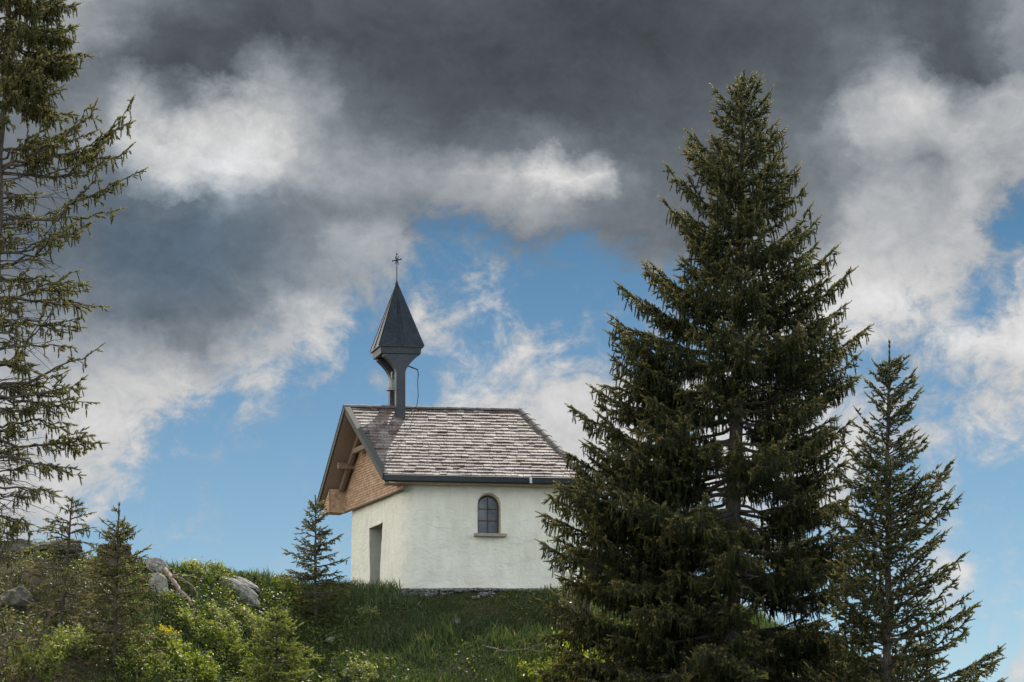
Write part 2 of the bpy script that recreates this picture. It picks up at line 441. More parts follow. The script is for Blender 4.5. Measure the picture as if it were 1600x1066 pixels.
M_frame = noise_mat('brown_window_timber', [(0.3, (0.035, 0.018, 0.012)), (0.7, (0.075, 0.04, 0.026))], 8, 0.55, 0.2, 0.005, sc=(6, 6, 1))
M_door = noise_mat('old_door_oak', [(0.3, (0.08, 0.05, 0.03)), (0.7, (0.15, 0.10, 0.06))], 6, 0.7, 0.3, 0.01, sc=(8, 8, 0.6))
M_clip = noise_mat('galvanised_clip', [(0.3, (0.45, 0.47, 0.48)), (0.7, (0.6, 0.62, 0.63))], 10, 0.4, 0.1, 0.002, metallic=0.6)
def make_clad():
    m, nt, b = mat('gable_shingle')
    at = nt.nodes.new('ShaderNodeAttribute'); at.attribute_name = 'tint'
    c = ramp(nt, at.outputs['Fac'], [(0.0, (0.28, 0.185, 0.12)), (0.5, (0.46, 0.315, 0.21)), (1.0, (0.60, 0.43, 0.30))])
    n = nz(nt, 2.0, 5, 0.6, sc=(8, 8, 2))
    c = mulc(nt, c, ramp(nt, n, [(0.3, (0.72, 0.7, 0.68)), (0.7, (1.1, 1.1, 1.1))]))
    nt.links.new(c, b.inputs['Base Color']); b.inputs['Roughness'].default_value = 0.8
    return m
M_clad = make_clad()
def make_glass():
    m, nt, b = mat('window_glass')
    b.inputs['Base Color'].default_value = (0.075, 0.095, 0.13, 1)  # bluish pane reflection put into the base colour
    b.inputs['Roughness'].default_value = 0.12
    b.inputs['Specular IOR Level'].default_value = 0.9
    bump(nt, b, nz(nt, 3, 2, 0.5), 0.15, 0.02)
    return m
M_glass = make_glass()
M_bark = noise_mat('spruce_bark', [(0.3, (0.03, 0.024, 0.02)), (0.55, (0.065, 0.055, 0.046)), (0.8, (0.11, 0.10, 0.088))], 14, 0.95, 0.9, 0.03, sc=(1, 1, 0.35))
M_twig = noise_mat('dead_twig', [(0.3, (0.10, 0.075, 0.055)), (0.7, (0.20, 0.16, 0.125))], 6, 0.9, 0, 0)
M_needle = leaf_mat('spruce_needles', [(0.0, (0.022, 0.032, 0.016)), (0.35, (0.046, 0.058, 0.024)), (0.65, (0.13, 0.132, 0.048)), (1.0, (0.36, 0.28, 0.115))], 0.4, (1.4, 1.3, 0.5), 0.48, 0.45)  # ramp also holds inner shade and sunlit tips, beyond the needle colour
M_needle_olive = leaf_mat('olive_spruce_needles', [(0.0, (0.05, 0.060, 0.027)), (0.5, (0.145, 0.145, 0.06)), (1.0, (0.31, 0.26, 0.12))], 0.45, (1.4, 1.3, 0.5), 0.5, 0.45)
M_needle_young = leaf_mat('young_spruce_needles', [(0.0, (0.10, 0.14, 0.035)), (0.5, (0.24, 0.28, 0.075)), (1.0, (0.40, 0.41, 0.14))], 0.52, (1.3, 1.25, 0.45), 0.5, 0.5)
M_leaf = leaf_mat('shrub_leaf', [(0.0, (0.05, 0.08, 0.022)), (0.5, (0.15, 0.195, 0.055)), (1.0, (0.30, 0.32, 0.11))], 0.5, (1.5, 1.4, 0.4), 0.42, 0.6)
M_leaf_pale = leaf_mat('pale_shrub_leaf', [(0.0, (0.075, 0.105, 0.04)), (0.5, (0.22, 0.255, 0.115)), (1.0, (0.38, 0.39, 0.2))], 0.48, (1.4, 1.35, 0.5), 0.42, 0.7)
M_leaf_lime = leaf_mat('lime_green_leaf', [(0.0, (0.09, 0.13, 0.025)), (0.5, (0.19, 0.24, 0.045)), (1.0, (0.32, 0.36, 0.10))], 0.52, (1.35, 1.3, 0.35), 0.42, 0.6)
M_flower = leaf_mat('yellow_flower', [(0.0, (0.55, 0.40, 0.01)), (1.0, (0.75, 0.6, 0.03))], 0.4, (1.2, 1.1, 0.3))
M_grass = leaf_mat('grass_blade', [(0.0, (0.028, 0.048, 0.022)), (0.5, (0.062, 0.095, 0.038)), (0.85, (0.14, 0.17, 0.065)), (1.0, (0.28, 0.25, 0.14))], 0.45, (1.3, 1.35, 0.5), 0.45, 0.5)
M_herb = leaf_mat('ground_herb_leaf', [(0.0, (0.03, 0.046, 0.02)), (0.5, (0.105, 0.14, 0.045)), (0.82, (0.26, 0.28, 0.095)), (1.0, (0.34, 0.33, 0.17))], 0.48, (1.45, 1.4, 0.4), 0.45, 0.5)
M_litter = leaf_mat('dry_litter', [(0.0, (0.06, 0.042, 0.03)), (0.5, (0.20, 0.15, 0.105)), (1.0, (0.40, 0.32, 0.24))], 0.15, (1, 1, 1))
M_rock = noise_mat('limestone', [(0.28, (0.12, 0.115, 0.105)), (0.5, (0.28, 0.265, 0.24)), (0.75, (0.44, 0.42, 0.39))], 5, 0.95, 1.0, 0.05, fine=18)
M_mossrock = noise_mat('mossy_dark_rock', [(0.28, (0.03, 0.032, 0.02)), (0.5, (0.085, 0.08, 0.06)), (0.75, (0.19, 0.18, 0.155))], 5, 0.95, 1.0, 0.05, fine=18)
M_gravel = leaf_mat('gravel_stone', [(0.0, (0.05, 0.052, 0.058)), (0.5, (0.13, 0.13, 0.135)), (1.0, (0.27, 0.265, 0.26))], 0.0, (1, 1, 1))
M_stump = noise_mat('rotten_stump_wood', [(0.3, (0.03, 0.022, 0.016)), (0.6, (0.075, 0.055, 0.04)), (0.85, (0.16, 0.12, 0.09))], 7, 0.95, 1.0, 0.05, sc=(2, 2, 0.5))
M_log = noise_mat('bare_dead_wood', [(0.3, (0.14, 0.10, 0.085)), (0.7, (0.36, 0.29, 0.25))], 5, 0.9, 0.7, 0.03, sc=(2, 2, 2))

# ------------------------------------------------------------------ terrain
CR_X = [-40, -13.5, -12.6, -11, -10.3, -9.5, -8.5, -7.4, -6.2, -5.4, -4.6, -3.9, -2.5, 1.2, 2.4, 4.0, 5.5, 7.8, 10.2, 13, 20, 40]
CR_P = [835, 850, 850, 856, 872, 880, 884, 888, 900, 910, 922, 924, 925, 925, 935, 948, 962, 1010, 1078, 1140, 1230, 1300]
def crestY(X):
    t = np.clip((np.asarray(X, float) + 8.5) / 3.5, 0, 1); t = t * t * (3 - 2 * t)
    return 75.5 + (79.2 - 75.5) * t
def ground(X, Y):
    X = np.asarray(X, float); Y = np.asarray(Y, float)
    Yc = crestY(X)
    zc = CAMZ + (HOR - np.interp(X, CR_X, CR_P)) / F * Yc
    d = Yc - Y                                   # metres in front of the crest
    f = np.maximum(d, 0)
    s1 = np.minimum(f, 7.0) * 0.56 + np.clip(f - 7, 0, 14) * 0.30
    front = zc - s1 - np.maximum(0, 0.9 - np.abs(d)) ** 2 * 0.08
    front = np.where(f > 21, np.maximum(front, 0) * np.exp(-(f - 21) / 12.0) + np.minimum(front, 0), front)
    b = np.maximum(-d, 0)
    plate = np.clip(1 - np.maximum(np.abs(X + 1.0) - 5.0, 0) / 3.0, 0, 1)     # hill top carries the chapel
    flat = zc * (1 - plate) + plate * 9.45
    tb = np.clip(b / 0.8, 0, 1)
    back = zc * (1 - tb) + flat * tb - np.maximum(b - np.where(plate > 0, 9.0, 2.5), 0) * 0.35
    back = np.maximum(back, -25)
    z = np.where(d > 0, front, back)
    side = np.clip((np.abs(X) - 30) / 60, 0, 1)
    z = z * (1 - side) + (0.0) * side
    near = np.clip((Y - 50) / 15, 0, 1) * np.clip(1 - (np.abs(X) - 16) / 20, 0, 1)
    onplate = np.where((b > 0.6), plate, 0)
    n = fbm(X * 0.55, Y * 0.55, 3, 4) * 0.5 + fbm(X * 2.3, Y * 2.3, 11, 3) * 0.12
    left = np.clip((-X - 7.0) / 3.0, 0, 1)
    n = n * (0.45 + 0.75 * left)
    crest_keep = np.clip(np.abs(d) / 2.0, 0.25, 1)
    return z + n * near * (1 - onplate) * crest_keep

def hit(px, py, y0=60.0, y1=95.0):
    """where the sight line through a photo pixel meets the hillside"""
    Ys = np.linspace(y0, y1, 1400)
    Xs = (px - 800) / F * Ys; Zs = CAMZ + (HOR - py) / F * Ys
    g = ground(Xs, Ys)
    idx = np.nonzero(g >= Zs)[0]
    if len(idx) == 0: i = int(np.argmin(Zs - g))
    else: i = idx[0]
    return Vector((float(Xs[i]), float(Ys[i]), float(g[i])))
def gz(X, Y): return float(ground(np.array([X]), np.array([Y]))[0])

def axis(vals):
    out = []
    for a, b, n in vals: out += list(np.linspace(a, b, n, endpoint=False))
    return np.array(out + [vals[-1][1]])
gx = axis([(-600, -60, 14), (-60, -18, 24), (-18, 14, 230), (14, 60, 26), (60, 600, 14)])
gy = axis([(-60, 50, 40), (50, 66, 40), (66, 82, 130), (82, 100, 50), (100, 180, 30), (180, 1500, 20)])
GX, GY = np.meshgrid(gx, gy)
GZ = ground(GX, GY)
nx, ny = len(gx), len(gy)
V = np.stack([GX.ravel(), GY.ravel(), GZ.ravel()], 1)
ii = (np.arange(ny - 1)[:, None] * nx + np.arange(nx - 1)[None]).ravel()
T = np.concatenate([np.stack([ii, ii + 1, ii + nx + 1], 1), np.stack([ii, ii + nx + 1, ii + nx], 1)])
def make_ground_mat():
    m, nt, b = mat('hillside_soil')
    n = nz(nt, 0.7, 8, 0.65)
    c = ramp(nt, n, [(0.3, (0.022, 0.036, 0.014)), (0.5, (0.04, 0.055, 0.02)), (0.68, (0.085, 0.07, 0.045))])
    n2 = nz(nt, 6, 6, 0.7)
    c = mulc(nt, c, ramp(nt, n2, [(0.3, (0.55, 0.55, 0.55)), (0.7, (1.35, 1.3, 1.2))]))
    tc = nt.nodes.new('ShaderNodeTexCoord'); sx = nt.nodes.new('ShaderNodeSeparateXYZ'); nt.links.new(tc.outputs['Object'], sx.inputs[0])
    mr = nt.nodes.new('ShaderNodeMapRange'); nt.links.new(sx.outputs[0], mr.inputs[0])
    for i, q in enumerate((-7.0, -9.5, 0, 0.85)): mr.inputs[i + 1].default_value = q
    br = ramp(nt, n2, [(0.3, (0.05, 0.036, 0.025)), (0.5, (0.12, 0.09, 0.062)), (0.7, (0.21, 0.165, 0.12))])
    mxx = nt.nodes.new('ShaderNodeMix'); mxx.data_type = 'RGBA'; nt.links.new(mr.outputs[0], mxx.inputs[0]); nt.links.new(c, mxx.inputs[6]); nt.links.new(br, mxx.inputs[7])
    c = mxx.outputs[2]
    nt.links.new(c, b.inputs['Base Color']); b.inputs['Roughness'].default_value = 1.0
    b.inputs['Specular IOR Level'].default_value = 0.1
    bump(nt, b, n2, 1.0, 0.15)
    return m
me = big_mesh('ground', V, T)
me.polygons.foreach_set('use_smooth', np.ones(len(T), dtype=bool))
g = link('ground', me, None, [make_ground_mat()])
setp(g, 'steep overgrown hillside and knoll under the chapel', 'hillside', kind='structure')

# ------------------------------------------------------------------ chapel
u2 = Vector((math.cos(R(8)), math.sin(R(8)), 0))
E1 = P(600, 741, 80.0); E2 = P(499, 783.6, 85.45)
ZE = 12.37
E1.z = E2.z = ZE
v2 = (E2 - E1); WID = v2.length; v2.normalize()
n2 = Vector((u2.y, -u2.x, 0))            # outward normal of long wall (towards the camera)
nf = Vector((-v2.y, v2.x, 0)); nf = nf if nf.x < 0 else -nf   # outward normal of the front
UP = Vector((0, 0, 1))
mid = (E1 + E2) / 2
R0 = mid - u2 * 0.13; R0.z = 14.47
RE = R0 + u2 * 4.58; RE.z = 14.47
E3 = E1 + u2 * 5.12
EM = Vector((2.2, 83.3, ZE))
E4 = E2 + u2 * 5.6
A = E1 + u2 * 0.602 + v2 * 0.389; A.z = 0
B = A + v2 * 4.75
C_ = A + u2 * 4.1
D_ = B + u2 * 4.7
M_ = (EM - (EM - (A + D_) / 2).normalized() * 0.42); M_.z = 0
ZB = 9.25
chapel = empty('chapel', Vector((A.x + 0.5, A.y + 2, 9.45)))
setp(chapel, 'small white plastered chapel with grey shingled roof and slim dark bell turret on the hilltop', 'chapel')

def build_wall():
    poly = [A, C_, M_, D_, B]
    pts = [Vector((p.x, p.y)) for p in poly]
    # rounded corners
    out = []
    n = len(pts)
    for i in range(n):
        p0, p1, p2 = pts[i - 1], pts[i], pts[(i + 1) % n]
        r = 0.42 if i == 0 else 0.25
        a = p1 + (p0 - p1).normalized() * r; c = p1 + (p2 - p1).normalized() * r
        for k in range(9):
            t = k / 8
            out.append(a * (1 - t) ** 2 + p1 * 2 * t * (1 - t) + c * t * t)
    # resample
    res = []
    n = len(out)
    for i in range(n):
        a, b = out[i], out[(i + 1) % n]
        k = max(1, int((b - a).length / 0.09))
        for j in range(k): res.append(a + (b - a) * j / k)
    n = len(res)
    ctr = sum((p for p in res), Vector((0, 0))) / n
    rows = 34
    ZT = 12.2
    bm = bmesh.new()
    grid = []
    for r in range(rows + 1):
        z = ZB + (ZT - ZB) * r / rows
        ring = []
        for i, p in enumerate(res):
            t = (res[(i + 1) % n] - res[i - 1]).normalized()
            nn = Vector((t.y, -t.x))
            if nn.dot(p - ctr) < 0: nn = -nn
            s = i * 0.09
            w = float(fbm(np.array([s * 0.9]), np.array([z * 0.9]), 31, 3)[0]) * 0.045 + float(fbm(np.array([s * 4]), np.array([z * 4]), 77, 2)[0]) * 0.018
            bat = 0.09 * (1 - (z - ZB) / (ZT - ZB)) ** 1.6 - 0.03
            q = p + nn * (w + bat)
            ring.append(bm.verts.new((q.x, q.y, z)))
        grid.append(ring)
    for r in range(rows):
        for i in range(n):
            bm.faces.new((grid[r][i], grid[r][(i + 1) % n], grid[r + 1][(i + 1) % n], grid[r + 1][i]))
    bm.faces.new(list(reversed(grid[0]))); bm.faces.new(grid[-1])
    bmesh.ops.recalc_face_normals(bm, faces=bm.faces)
    me = bpy.data.meshes.new('wall'); bm.to_mesh(me); bm.free()
    return me

def prism_mesh(name, outline_front, outline_back):
    n = len(outline_front)
    me = bpy.data.meshes.new(name)
    faces = [tuple(range(n)), tuple(reversed(range(n, 2 * n)))] + [((i + 1) % n, i, i + n, (i + 1) % n + n) for i in range(n)]
    me.from_pydata([tuple(p) for p in outline_front + outline_back], [], faces)
    bm = bmesh.new(); bm.from_mesh(me); bmesh.ops.recalc_face_normals(bm, faces=bm.faces); bm.to_mesh(me); bm.free()
    return me

def arch(c, ax, w, z0, z1, n=14, grow=0.0):
    """arched outline; c = centre in plan, ax = horizontal axis, z1 = crown"""
    r = w / 2 + grow
    zs = z1 + grow - r
    pts = [c - ax * r + UP * (z0 - grow), c + ax * r + UP * (z0 - grow)]
    for k in range(n + 1):
        th = math.pi * k / n
        pts.append(c + ax * r * math.cos(th) + UP * (zs + r * math.sin(th)))
    return pts

# positions of the openings
def on_wall(px):         # plan point on the long wall plane seen at column px
    k = (px - 800) / F
    t = (k * A.y - A.x) / (u2.x - k * u2.y)
    return A + u2 * t
WC = on_wall(764.5); WC.z = 0
def zrow(py, Y): return CAMZ + (HOR - py) / F * Y
WZ0, WZ1 = zrow(834, WC.y), zrow(770.5, WC.y)
WW = 0.575
DPT = 0.40
wall_me = build_wall()
wall = link('wall', wall_me, chapel, [M_plaster, M_reveal, M_jamb])
def cut(me_cut, mi=1):
    me_cut.materials.append(M_plaster)
    me_cut.materials.append(M_reveal)
    me_cut.materials.append(M_jamb)
    me_cut.polygons.foreach_set('material_index', [mi] * len(me_cut.polygons))
    oc = bpy.data.objects.new('cutter', me_cut); COL.objects.link(oc)
    md = wall.modifiers.new('cut', 'BOOLEAN'); md.operation = 'DIFFERENCE'; md.object = oc; md.solver = 'EXACT'
    bpy.context.view_layer.update()
    dg = bpy.context.evaluated_depsgraph_get()
    new = bpy.data.meshes.new_from_object(wall.evaluated_get(dg))
    wall.modifiers.clear(); wall.data = new
    bpy.data.objects.remove(oc)
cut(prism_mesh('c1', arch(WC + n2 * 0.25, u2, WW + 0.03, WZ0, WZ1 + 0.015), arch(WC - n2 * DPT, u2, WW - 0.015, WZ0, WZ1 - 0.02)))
# doorway in the front
LD0, LD1 = 1.84, 2.93
ZD = zrow(819, A.y + 2)
def fp(l, off, z): q = A + v2 * l + nf * off; return Vector((q.x, q.y, z))
# slightly crooked hand-made jambs
front_o = [fp(LD0, 0.3, ZB - .1), fp(LD0 + .03, 0.3, 10.4), fp(LD0 - .02, 0.3, ZD + .01), fp(LD1 + .03, 0.3, ZD - .03), fp(LD1 + .01, 0.3, 10.9), fp(LD1 - .09, 0.3, 10.3), fp(LD1 - .12, 0.3, ZB - .1)]
back_o = [p - nf * 0.95 for p in front_o]
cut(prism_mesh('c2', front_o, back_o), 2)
wall.data.polygons.foreach_set('use_smooth', [p.normal.z < 2 and p.area < 0.05 for p in wall.data.polygons])
wall.data.update()

# window
def window():
    base = WC - n2 * (DPT - 0.06)
    oz0, oz1 = WZ0 - 0.005, WZ1 - 0.012
    o_out = arch(base + n2 * 0.0, u2, WW + 0.01, oz0, oz1, 18)
    o_in = arch(base, u2, WW - 0.095, oz0 + 0.055, oz1 - 0.05, 18)
    n = len(o_out)
    mb = MB()
    f = n2 * 0.03
    vs = [p + f for p in o_out] + [p + f for p in o_in] + [p - f for p in o_out] + [p - f for p in o_in]
    fs = []
    for i in range(n):
        j = (i + 1) % n
        fs += [(i, j, n + j, n + i), (2 * n + i, 3 * n + i, 3 * n + j, 2 * n + j), (n + i, n + j, 3 * n + j, 3 * n + i), (i, 2 * n + i, 2 * n + j, j)]
    mb.add(vs, fs)
    win = mb.build('window', M_frame, chapel)
    mu = MB()
    zi0, zi1 = oz0 + 0.055, oz1 - 0.05
    mu.box(base + UP * ((zi0 + zi1) / 2) + n2 * 0.006, u2 * 0.011, n2 * 0.014, UP * ((zi1 - zi0) / 2))
    for t in (0.345, 0.67):
        mu.box(base + UP * (zi0 + (zi1 - zi0) * t) + n2 * 0.004, u2 * (WW / 2 - 0.05), n2 * 0.012, UP * 0.010)
    mu.build('glazing_bar', M_frame, win)
    gl = MB()
    pg = [p - n2 * 0.012 for p in o_in]
    gl.add(pg, [tuple(range(len(pg)))])
    gl.build('pane', M_glass, win)
window()
sl = MB()
sc = on_wall(765.5)
sl.box(Vector((sc.x, sc.y, 0)) + n2 * 0.0 + UP * (WZ0 - 0.042), u2 * 0.41, n2 * 0.14, UP * 0.040)
sl.build('window_sill', M_sill, chapel, bevel=0.015)
# door leaf deep in the doorway
dl = MB()
nplank = 6
for k in range(nplank):
    l0 = LD0 + 0.0 + (LD1 - LD0 + 0.05) * k / nplank; l1 = LD0 + (LD1 - LD0 + 0.05) * (k + 1) / nplank - 0.008
    dl.hexa([fp(l0, -0.60, 9.3), fp(l1, -0.60, 9.3), fp(l1, -0.54, 9.3), fp(l0, -0.54, 9.3), fp(l0, -0.60, ZD - .02), fp(l1, -0.60, ZD - .02), fp(l1, -0.54, ZD - .02), fp(l0, -0.54, ZD - .02)])
door = dl.build('door', M_door, chapel)
dh = MB()
dh.tube([fp(LD0 + 0.15, -0.53, 10.35), fp(LD0 + 0.15, -0.48, 10.36), fp(LD0 + 0.27, -0.48, 10.35)], 0.014, 6)
dh.build('handle', M_iron, door)

# roof
TH = 0.15
def roof():
    mb = MB()
    ctr = (E1 + E2 + E3 + E4) / 4
    tint = []
    def facet(bl, br, tr, tl, rows, lift0=0.02):
        bl, br, tr, tl = map(Vector, (bl, br, tr, tl))
        nrm = (br - bl).cross(tl - bl).normalized()
        if nrm.z < 0: nrm = -nrm
        # deck
        vs = [bl, br, tr, tl]
        low = [p - nrm * TH for p in vs]
        if (tr - tl).length < 0.01:
            mb.add(vs[:3] + low[:3], [(0, 1, 2), (5, 4, 3), (0, 3, 4, 1), (1, 4, 5, 2), (2, 5, 3, 0)], 1)
            tint.extend([0.5] * 6)
        else:
            mb.add(vs + low, [(0, 1, 2, 3), (7, 6, 5, 4), (0, 4, 5, 1), (1, 5, 6, 2), (2, 6, 7, 3), (3, 7, 4, 0)], 1)
            tint.extend([0.5] * 8)
        def left(s): return bl.lerp(tl, s)
        def right(s): return br.lerp(tr, s)
        rnd = random.Random(int(bl.x * 1000) + 5)
        for i in range(rows):
            s0 = i / rows - 0.006; s1 = min((i + 1) / rows + 0.012, 1.0)
            s0 = max(s0, -0.01)
            a = left(max(s0, 0)); b = right(max(s0, 0))
            at = left(s1); bt = right(s1)
            Ln = (b - a).length
            if Ln < 0.05: continue
            dirr = (b - a).normalized()
            x = -rnd.random() * 0.25
            while x < Ln:
                w = rnd.choice((0.16, 0.2, 0.24, 0.28, 0.33)) * rnd.uniform(0.9, 1.1)
                x0, x1 = max(x, 0), min(x + w - 0.008, Ln)
                x += w
                if x1 - x0 < 0.02: continue
                sj = rnd.uniform(-0.0035, 0.0035)
                base = left(s0 + sj) - left(0) * 0
                def pt(xx, s):
                    l, r_ = left(s), right(s)
                    # keep columns parallel, clip at the slanted ends
                    p = a + dirr * xx + (left(s) - left(max(s0, 0))) - dirr * (left(s) - left(max(s0, 0))).dot(dirr)
                    t = (p - l).dot(dirr); tm = (r_ - l).dot(dirr)
                    t = min(max(t, 0), max(tm, 0))
                    return l + dirr * t
                h0 = lift0 + rnd.uniform(0.012, 0.03); h1 = 0.004
                tw = rnd.uniform(-0.005, 0.005)
                q = [pt(x0, s0 + sj), pt(x1, s0 + sj), pt(x1, s1), pt(x0, s1)]
                lo = [q[0] + nrm * 0.002, q[1] + nrm * 0.002, q[2] - nrm * 0.002, q[3] - nrm * 0.002]
                hi = [q[0] + nrm * (h0 + tw), q[1] + nrm * (h0 - tw), q[2] + nrm * h1, q[3] + nrm * h1]
                if (q[2] - q[3]).length < 0.003 or (q[1] - q[0]).length < 0.003:
                    continue
                mb.hexa(lo + hi, 0)
                t_ = min(1, max(0, rnd.gauss(0.55, 0.24)))
                tint.extend([t_] * 8)
    facet(E1, E3, RE, R0, 22)
    facet(E4, E2, R0, RE, 22)
    facet(E3, EM, RE, RE, 20)
    facet(EM, E4, RE, RE, 20)
    me = bpy.data.meshes.new('roof')
    me.from_pydata(mb.v, [], mb.f)
    me.polygons.foreach_set('material_index', mb.m)
    a = me.attributes.new('tint', 'FLOAT', 'POINT'); a.data.foreach_set('value', np.array(tint, dtype=np.float32))
    bm = bmesh.new(); bm.from_mesh(me); bmesh.ops.recalc_face_normals(bm, faces=bm.faces); bm.to_mesh(me); bm.free()
    return link('roof', me, chapel, [M_shingle, M_deck])
roof_o = roof()

def cap_tiles(name, a, b, r, step, parent, flat=False):
    a, b = Vector(a), Vector(b)
    d = (b - a); Ln = d.length; d.normalize()
    side = d.cross(UP).normalized(); upv = side.cross(d)
    n = int(Ln / step); mb = MB()
    rnd = random.Random(n)
    for k in range(n):
        p0 = a + d * (k * Ln / n - 0.02); p1 = a + d * ((k + 1) * Ln / n + 0.02)
        r0 = r * rnd.uniform(1.02, 1.12); r1 = r * 0.95
        m = 8; vs = []
        for (p, rr) in ((p0, r0), (p1, r1)):
            for rr2 in (rr, rr - 0.02):
                for j in range(m + 1):
                    th = math.pi * (0.02 + 0.96 * j / m)
                    vs.append(p + side * math.cos(th) * rr2 * 1.25 + upv * (math.sin(th) * rr2 - 0.02))
        q = m + 1; fs = []
        for j in range(m):
            fs += [(j, j + 1, 2 * q + j + 1, 2 * q + j), (q + j, 3 * q + j, 3 * q + j + 1, q + j + 1), (j, q + j, q + j + 1, j + 1), (2 * q + j, 2 * q + j + 1, 3 * q + j + 1, 3 * q + j)]
        fs += [(0, 2 * q, 3 * q, q), (m, q + m, 3 * q + m, 2 * q + m)]
        mb.add(vs, fs)
    return mb.build(name, M_ridge, parent)
cap_tiles('ridge_cap', R0 + UP * 0.0 - u2 * 0.03, RE, 0.085, 0.36, roof_o)
cap_tiles('hip_cap', E3 + (RE - E3) * 0.01, RE, 0.105, 0.30, roof_o)
cap_tiles('hip_cap', EM + (RE - EM) * 0.01, RE, 0.105, 0.30, roof_o)
cap_tiles('hip_cap', E4 + (RE - E4) * 0.01, RE, 0.105, 0.30, roof_o)

# verge boards along both slopes of the front
def verge(Ee, sgn):
    mb = MB()
    d = (R0 - Ee)
    nrm = d.cross(u2); nrm = nrm if nrm.z > 0 else -nrm; nrm.normalize()
    a = Ee - d.normalized() * 0.06 - u2 * 0.028 - nrm * 0.05
    b = R0 - u2 * 0.028 - nrm * 0.05 + d.normalized() * 0.02
    vv = d.normalized()
    mb.box((a + b) / 2, vv * (b - a).length / 2, u2 * 0.022, nrm * 0.085)
    # thin capping strip
    a2 = a + nrm * 0.10; b2 = b + nrm * 0.10
    mb.box((a2 + b2) / 2 + u2 * 0.04, vv * (b2 - a2).length / 2, u2 * 0.075, nrm * 0.012)
    mb.build('verge_board', M_verge, chapel, bevel=0.006)
verge(E1, 1); verge(E2, -1)

# roof height over a plan distance l from wall corner A along the front
def under(l, clear=TH / math.cos(R(36)) + 0.01):
    e = min(l + 0.389, WID - (l + 0.389))
    return ZE + e * (14.47 - ZE) / (WID / 2) - clear

# gable cladding of small shingles
def cladding():
    V_, F_, Tn = [], [], []
    rnd = random.Random(3)
    z = 12.05; row = 0.068
    PO = 0.07
    def course(l0, l1, z0, z1, pos, dirv, nrm):
        """pos(l) plan point"""
        x = l0 - rnd.random() * 0.1
        while x < l1:
            w = rnd.uniform(0.07, 0.14)
            a, b = max(x, l0), min(x + w - 0.003, l1)
            x += w
            if b - a < 0.01: continue
            o0 = 0.03 + rnd.uniform(-0.003, 0.004)
            base = len(V_)
            for (l, zz, off) in ((a, z0, o0), (b, z0, o0), (b, z1 + 0.01, 0.006), (a, z1 + 0.01, 0.006), (a, z0, 0), (b, z0, 0)):
                q = pos(l) + nrm * off; V_.append((q.x, q.y, zz))
            F_.extend([tuple(base + i for i in (0, 1, 2, 3)), tuple(base + i for i in (0, 4, 5, 1))])
            Tn.extend([min(1, max(0, rnd.gauss(0.5, 0.2)))] * 6)
    pos = lambda l: A + v2 * l + nf * PO
    while z < 14.2:
        # clip to the slopes
        ls = [l for l in np.linspace(-0.30, 5.10, 300) if under(l) > z + row * 0.5]
        if not ls: break
        course(min(ls), max(ls), z, z + row, pos, v2, nf)
        z += row
    # backing
    top = [(l, under(l)) for l in np.linspace(-0.30, 5.10, 24)]
    base = len(V_)
    for l, zz in top:
        q = pos(l) - nf * 0.004; V_.append((q.x, q.y, 12.045)); V_.append((q.x, q.y, max(zz, 12.05)))
        Tn.extend([0.3, 0.3])
    for i in range(len(top) - 1):
        F_.append((base + 2 * i, base + 2 * i + 2, base + 2 * i + 3, base + 2 * i + 1))
    # boxed eave ends either side
    for l0, l1 in ((-0.36, 0.02), (4.80, 5.34)):
        fo = 0.50
        z0 = 12.15 if l0 < 1 else 12.0
        # face looking towards the camera (at l0), and front face
        zt0, zt1 = under(l0), under(l1)
        zz = z0
        ztop = max(zt0, zt1)
        while zz < ztop - 0.01:
            ztt = min(zz + row, ztop)
            if zz < zt0 - 0.01:
                course(0.0, fo - PO, zz, min(ztt, zt0), lambda x, l0=l0: A + v2 * l0 + nf * (PO + x), nf, -v2)
            ls = [l for l in np.linspace(l0, l1, 60) if under(l) > zz + row * 0.4]
            if ls: course(min(ls), max(ls), zz, ztt, lambda l: A + v2 * l + nf * fo, v2, nf)
            zz += row
        base = len(V_)
        for l, zt in ((l0, zt0), (l1, zt1)):
            for off in (PO + 0.01, fo):
                q = A + v2 * (l + (0.004 if l == l0 else 0)) + nf * (off - 0.003)
                V_.append((q.x, q.y, z0)); V_.append((q.x, q.y, zt)); Tn.extend([0.35, 0.35])
        # l0: 0..3, l1: 4..7
        for f in ((0, 2, 3, 1), (2, 6, 7, 3), (6, 4, 5, 7), (0, 4, 6, 2)):
            F_.append(tuple(base + i for i in f))
    me = bpy.data.meshes.new('gable_cladding')
    me.from_pydata(V_, [], F_)
    a = me.attributes.new('tint', 'FLOAT', 'POINT'); a.data.foreach_set('value', np.array(Tn, dtype=np.float32))
    link('gable_cladding', me, chapel, [M_clad])
cladding()

def timber(name, mb, m): return mb.build(name, m, chapel, bevel=0.008)
# drip board under the cladding
mb = MB(); mb.beam(A + v2 * -0.28 + nf * 0.075 + UP * 12.025, A + v2 * 5.05 + nf * 0.075 + UP * 12.025, 0.09, 0.035); timber('drip_board', mb, M_beam)
# purlins carrying the front overhang
def roofz(l): return under(l, 0.0)
for l, w, h in ((WID / 2 - 0.389, 0.16, 0.2),):
    c = A + v2 * l
    zz = 14.47 - TH - 0.20
    mb = MB(); mb.beam(c + nf * -0.2 + UP * zz, c + nf * 0.56 + UP * zz, w, h); timber('ridge_purlin', mb, M_beam)
for l in (1.05, 3.95):
    c = A + v2 * l; zz = under(l) - 0.10
    mb = MB(); mb.beam(c + nf * -0.1 + UP * zz, c + nf * 0.54 + UP * zz, 0.14, 0.16); timber('side_purlin', mb, M_beam)
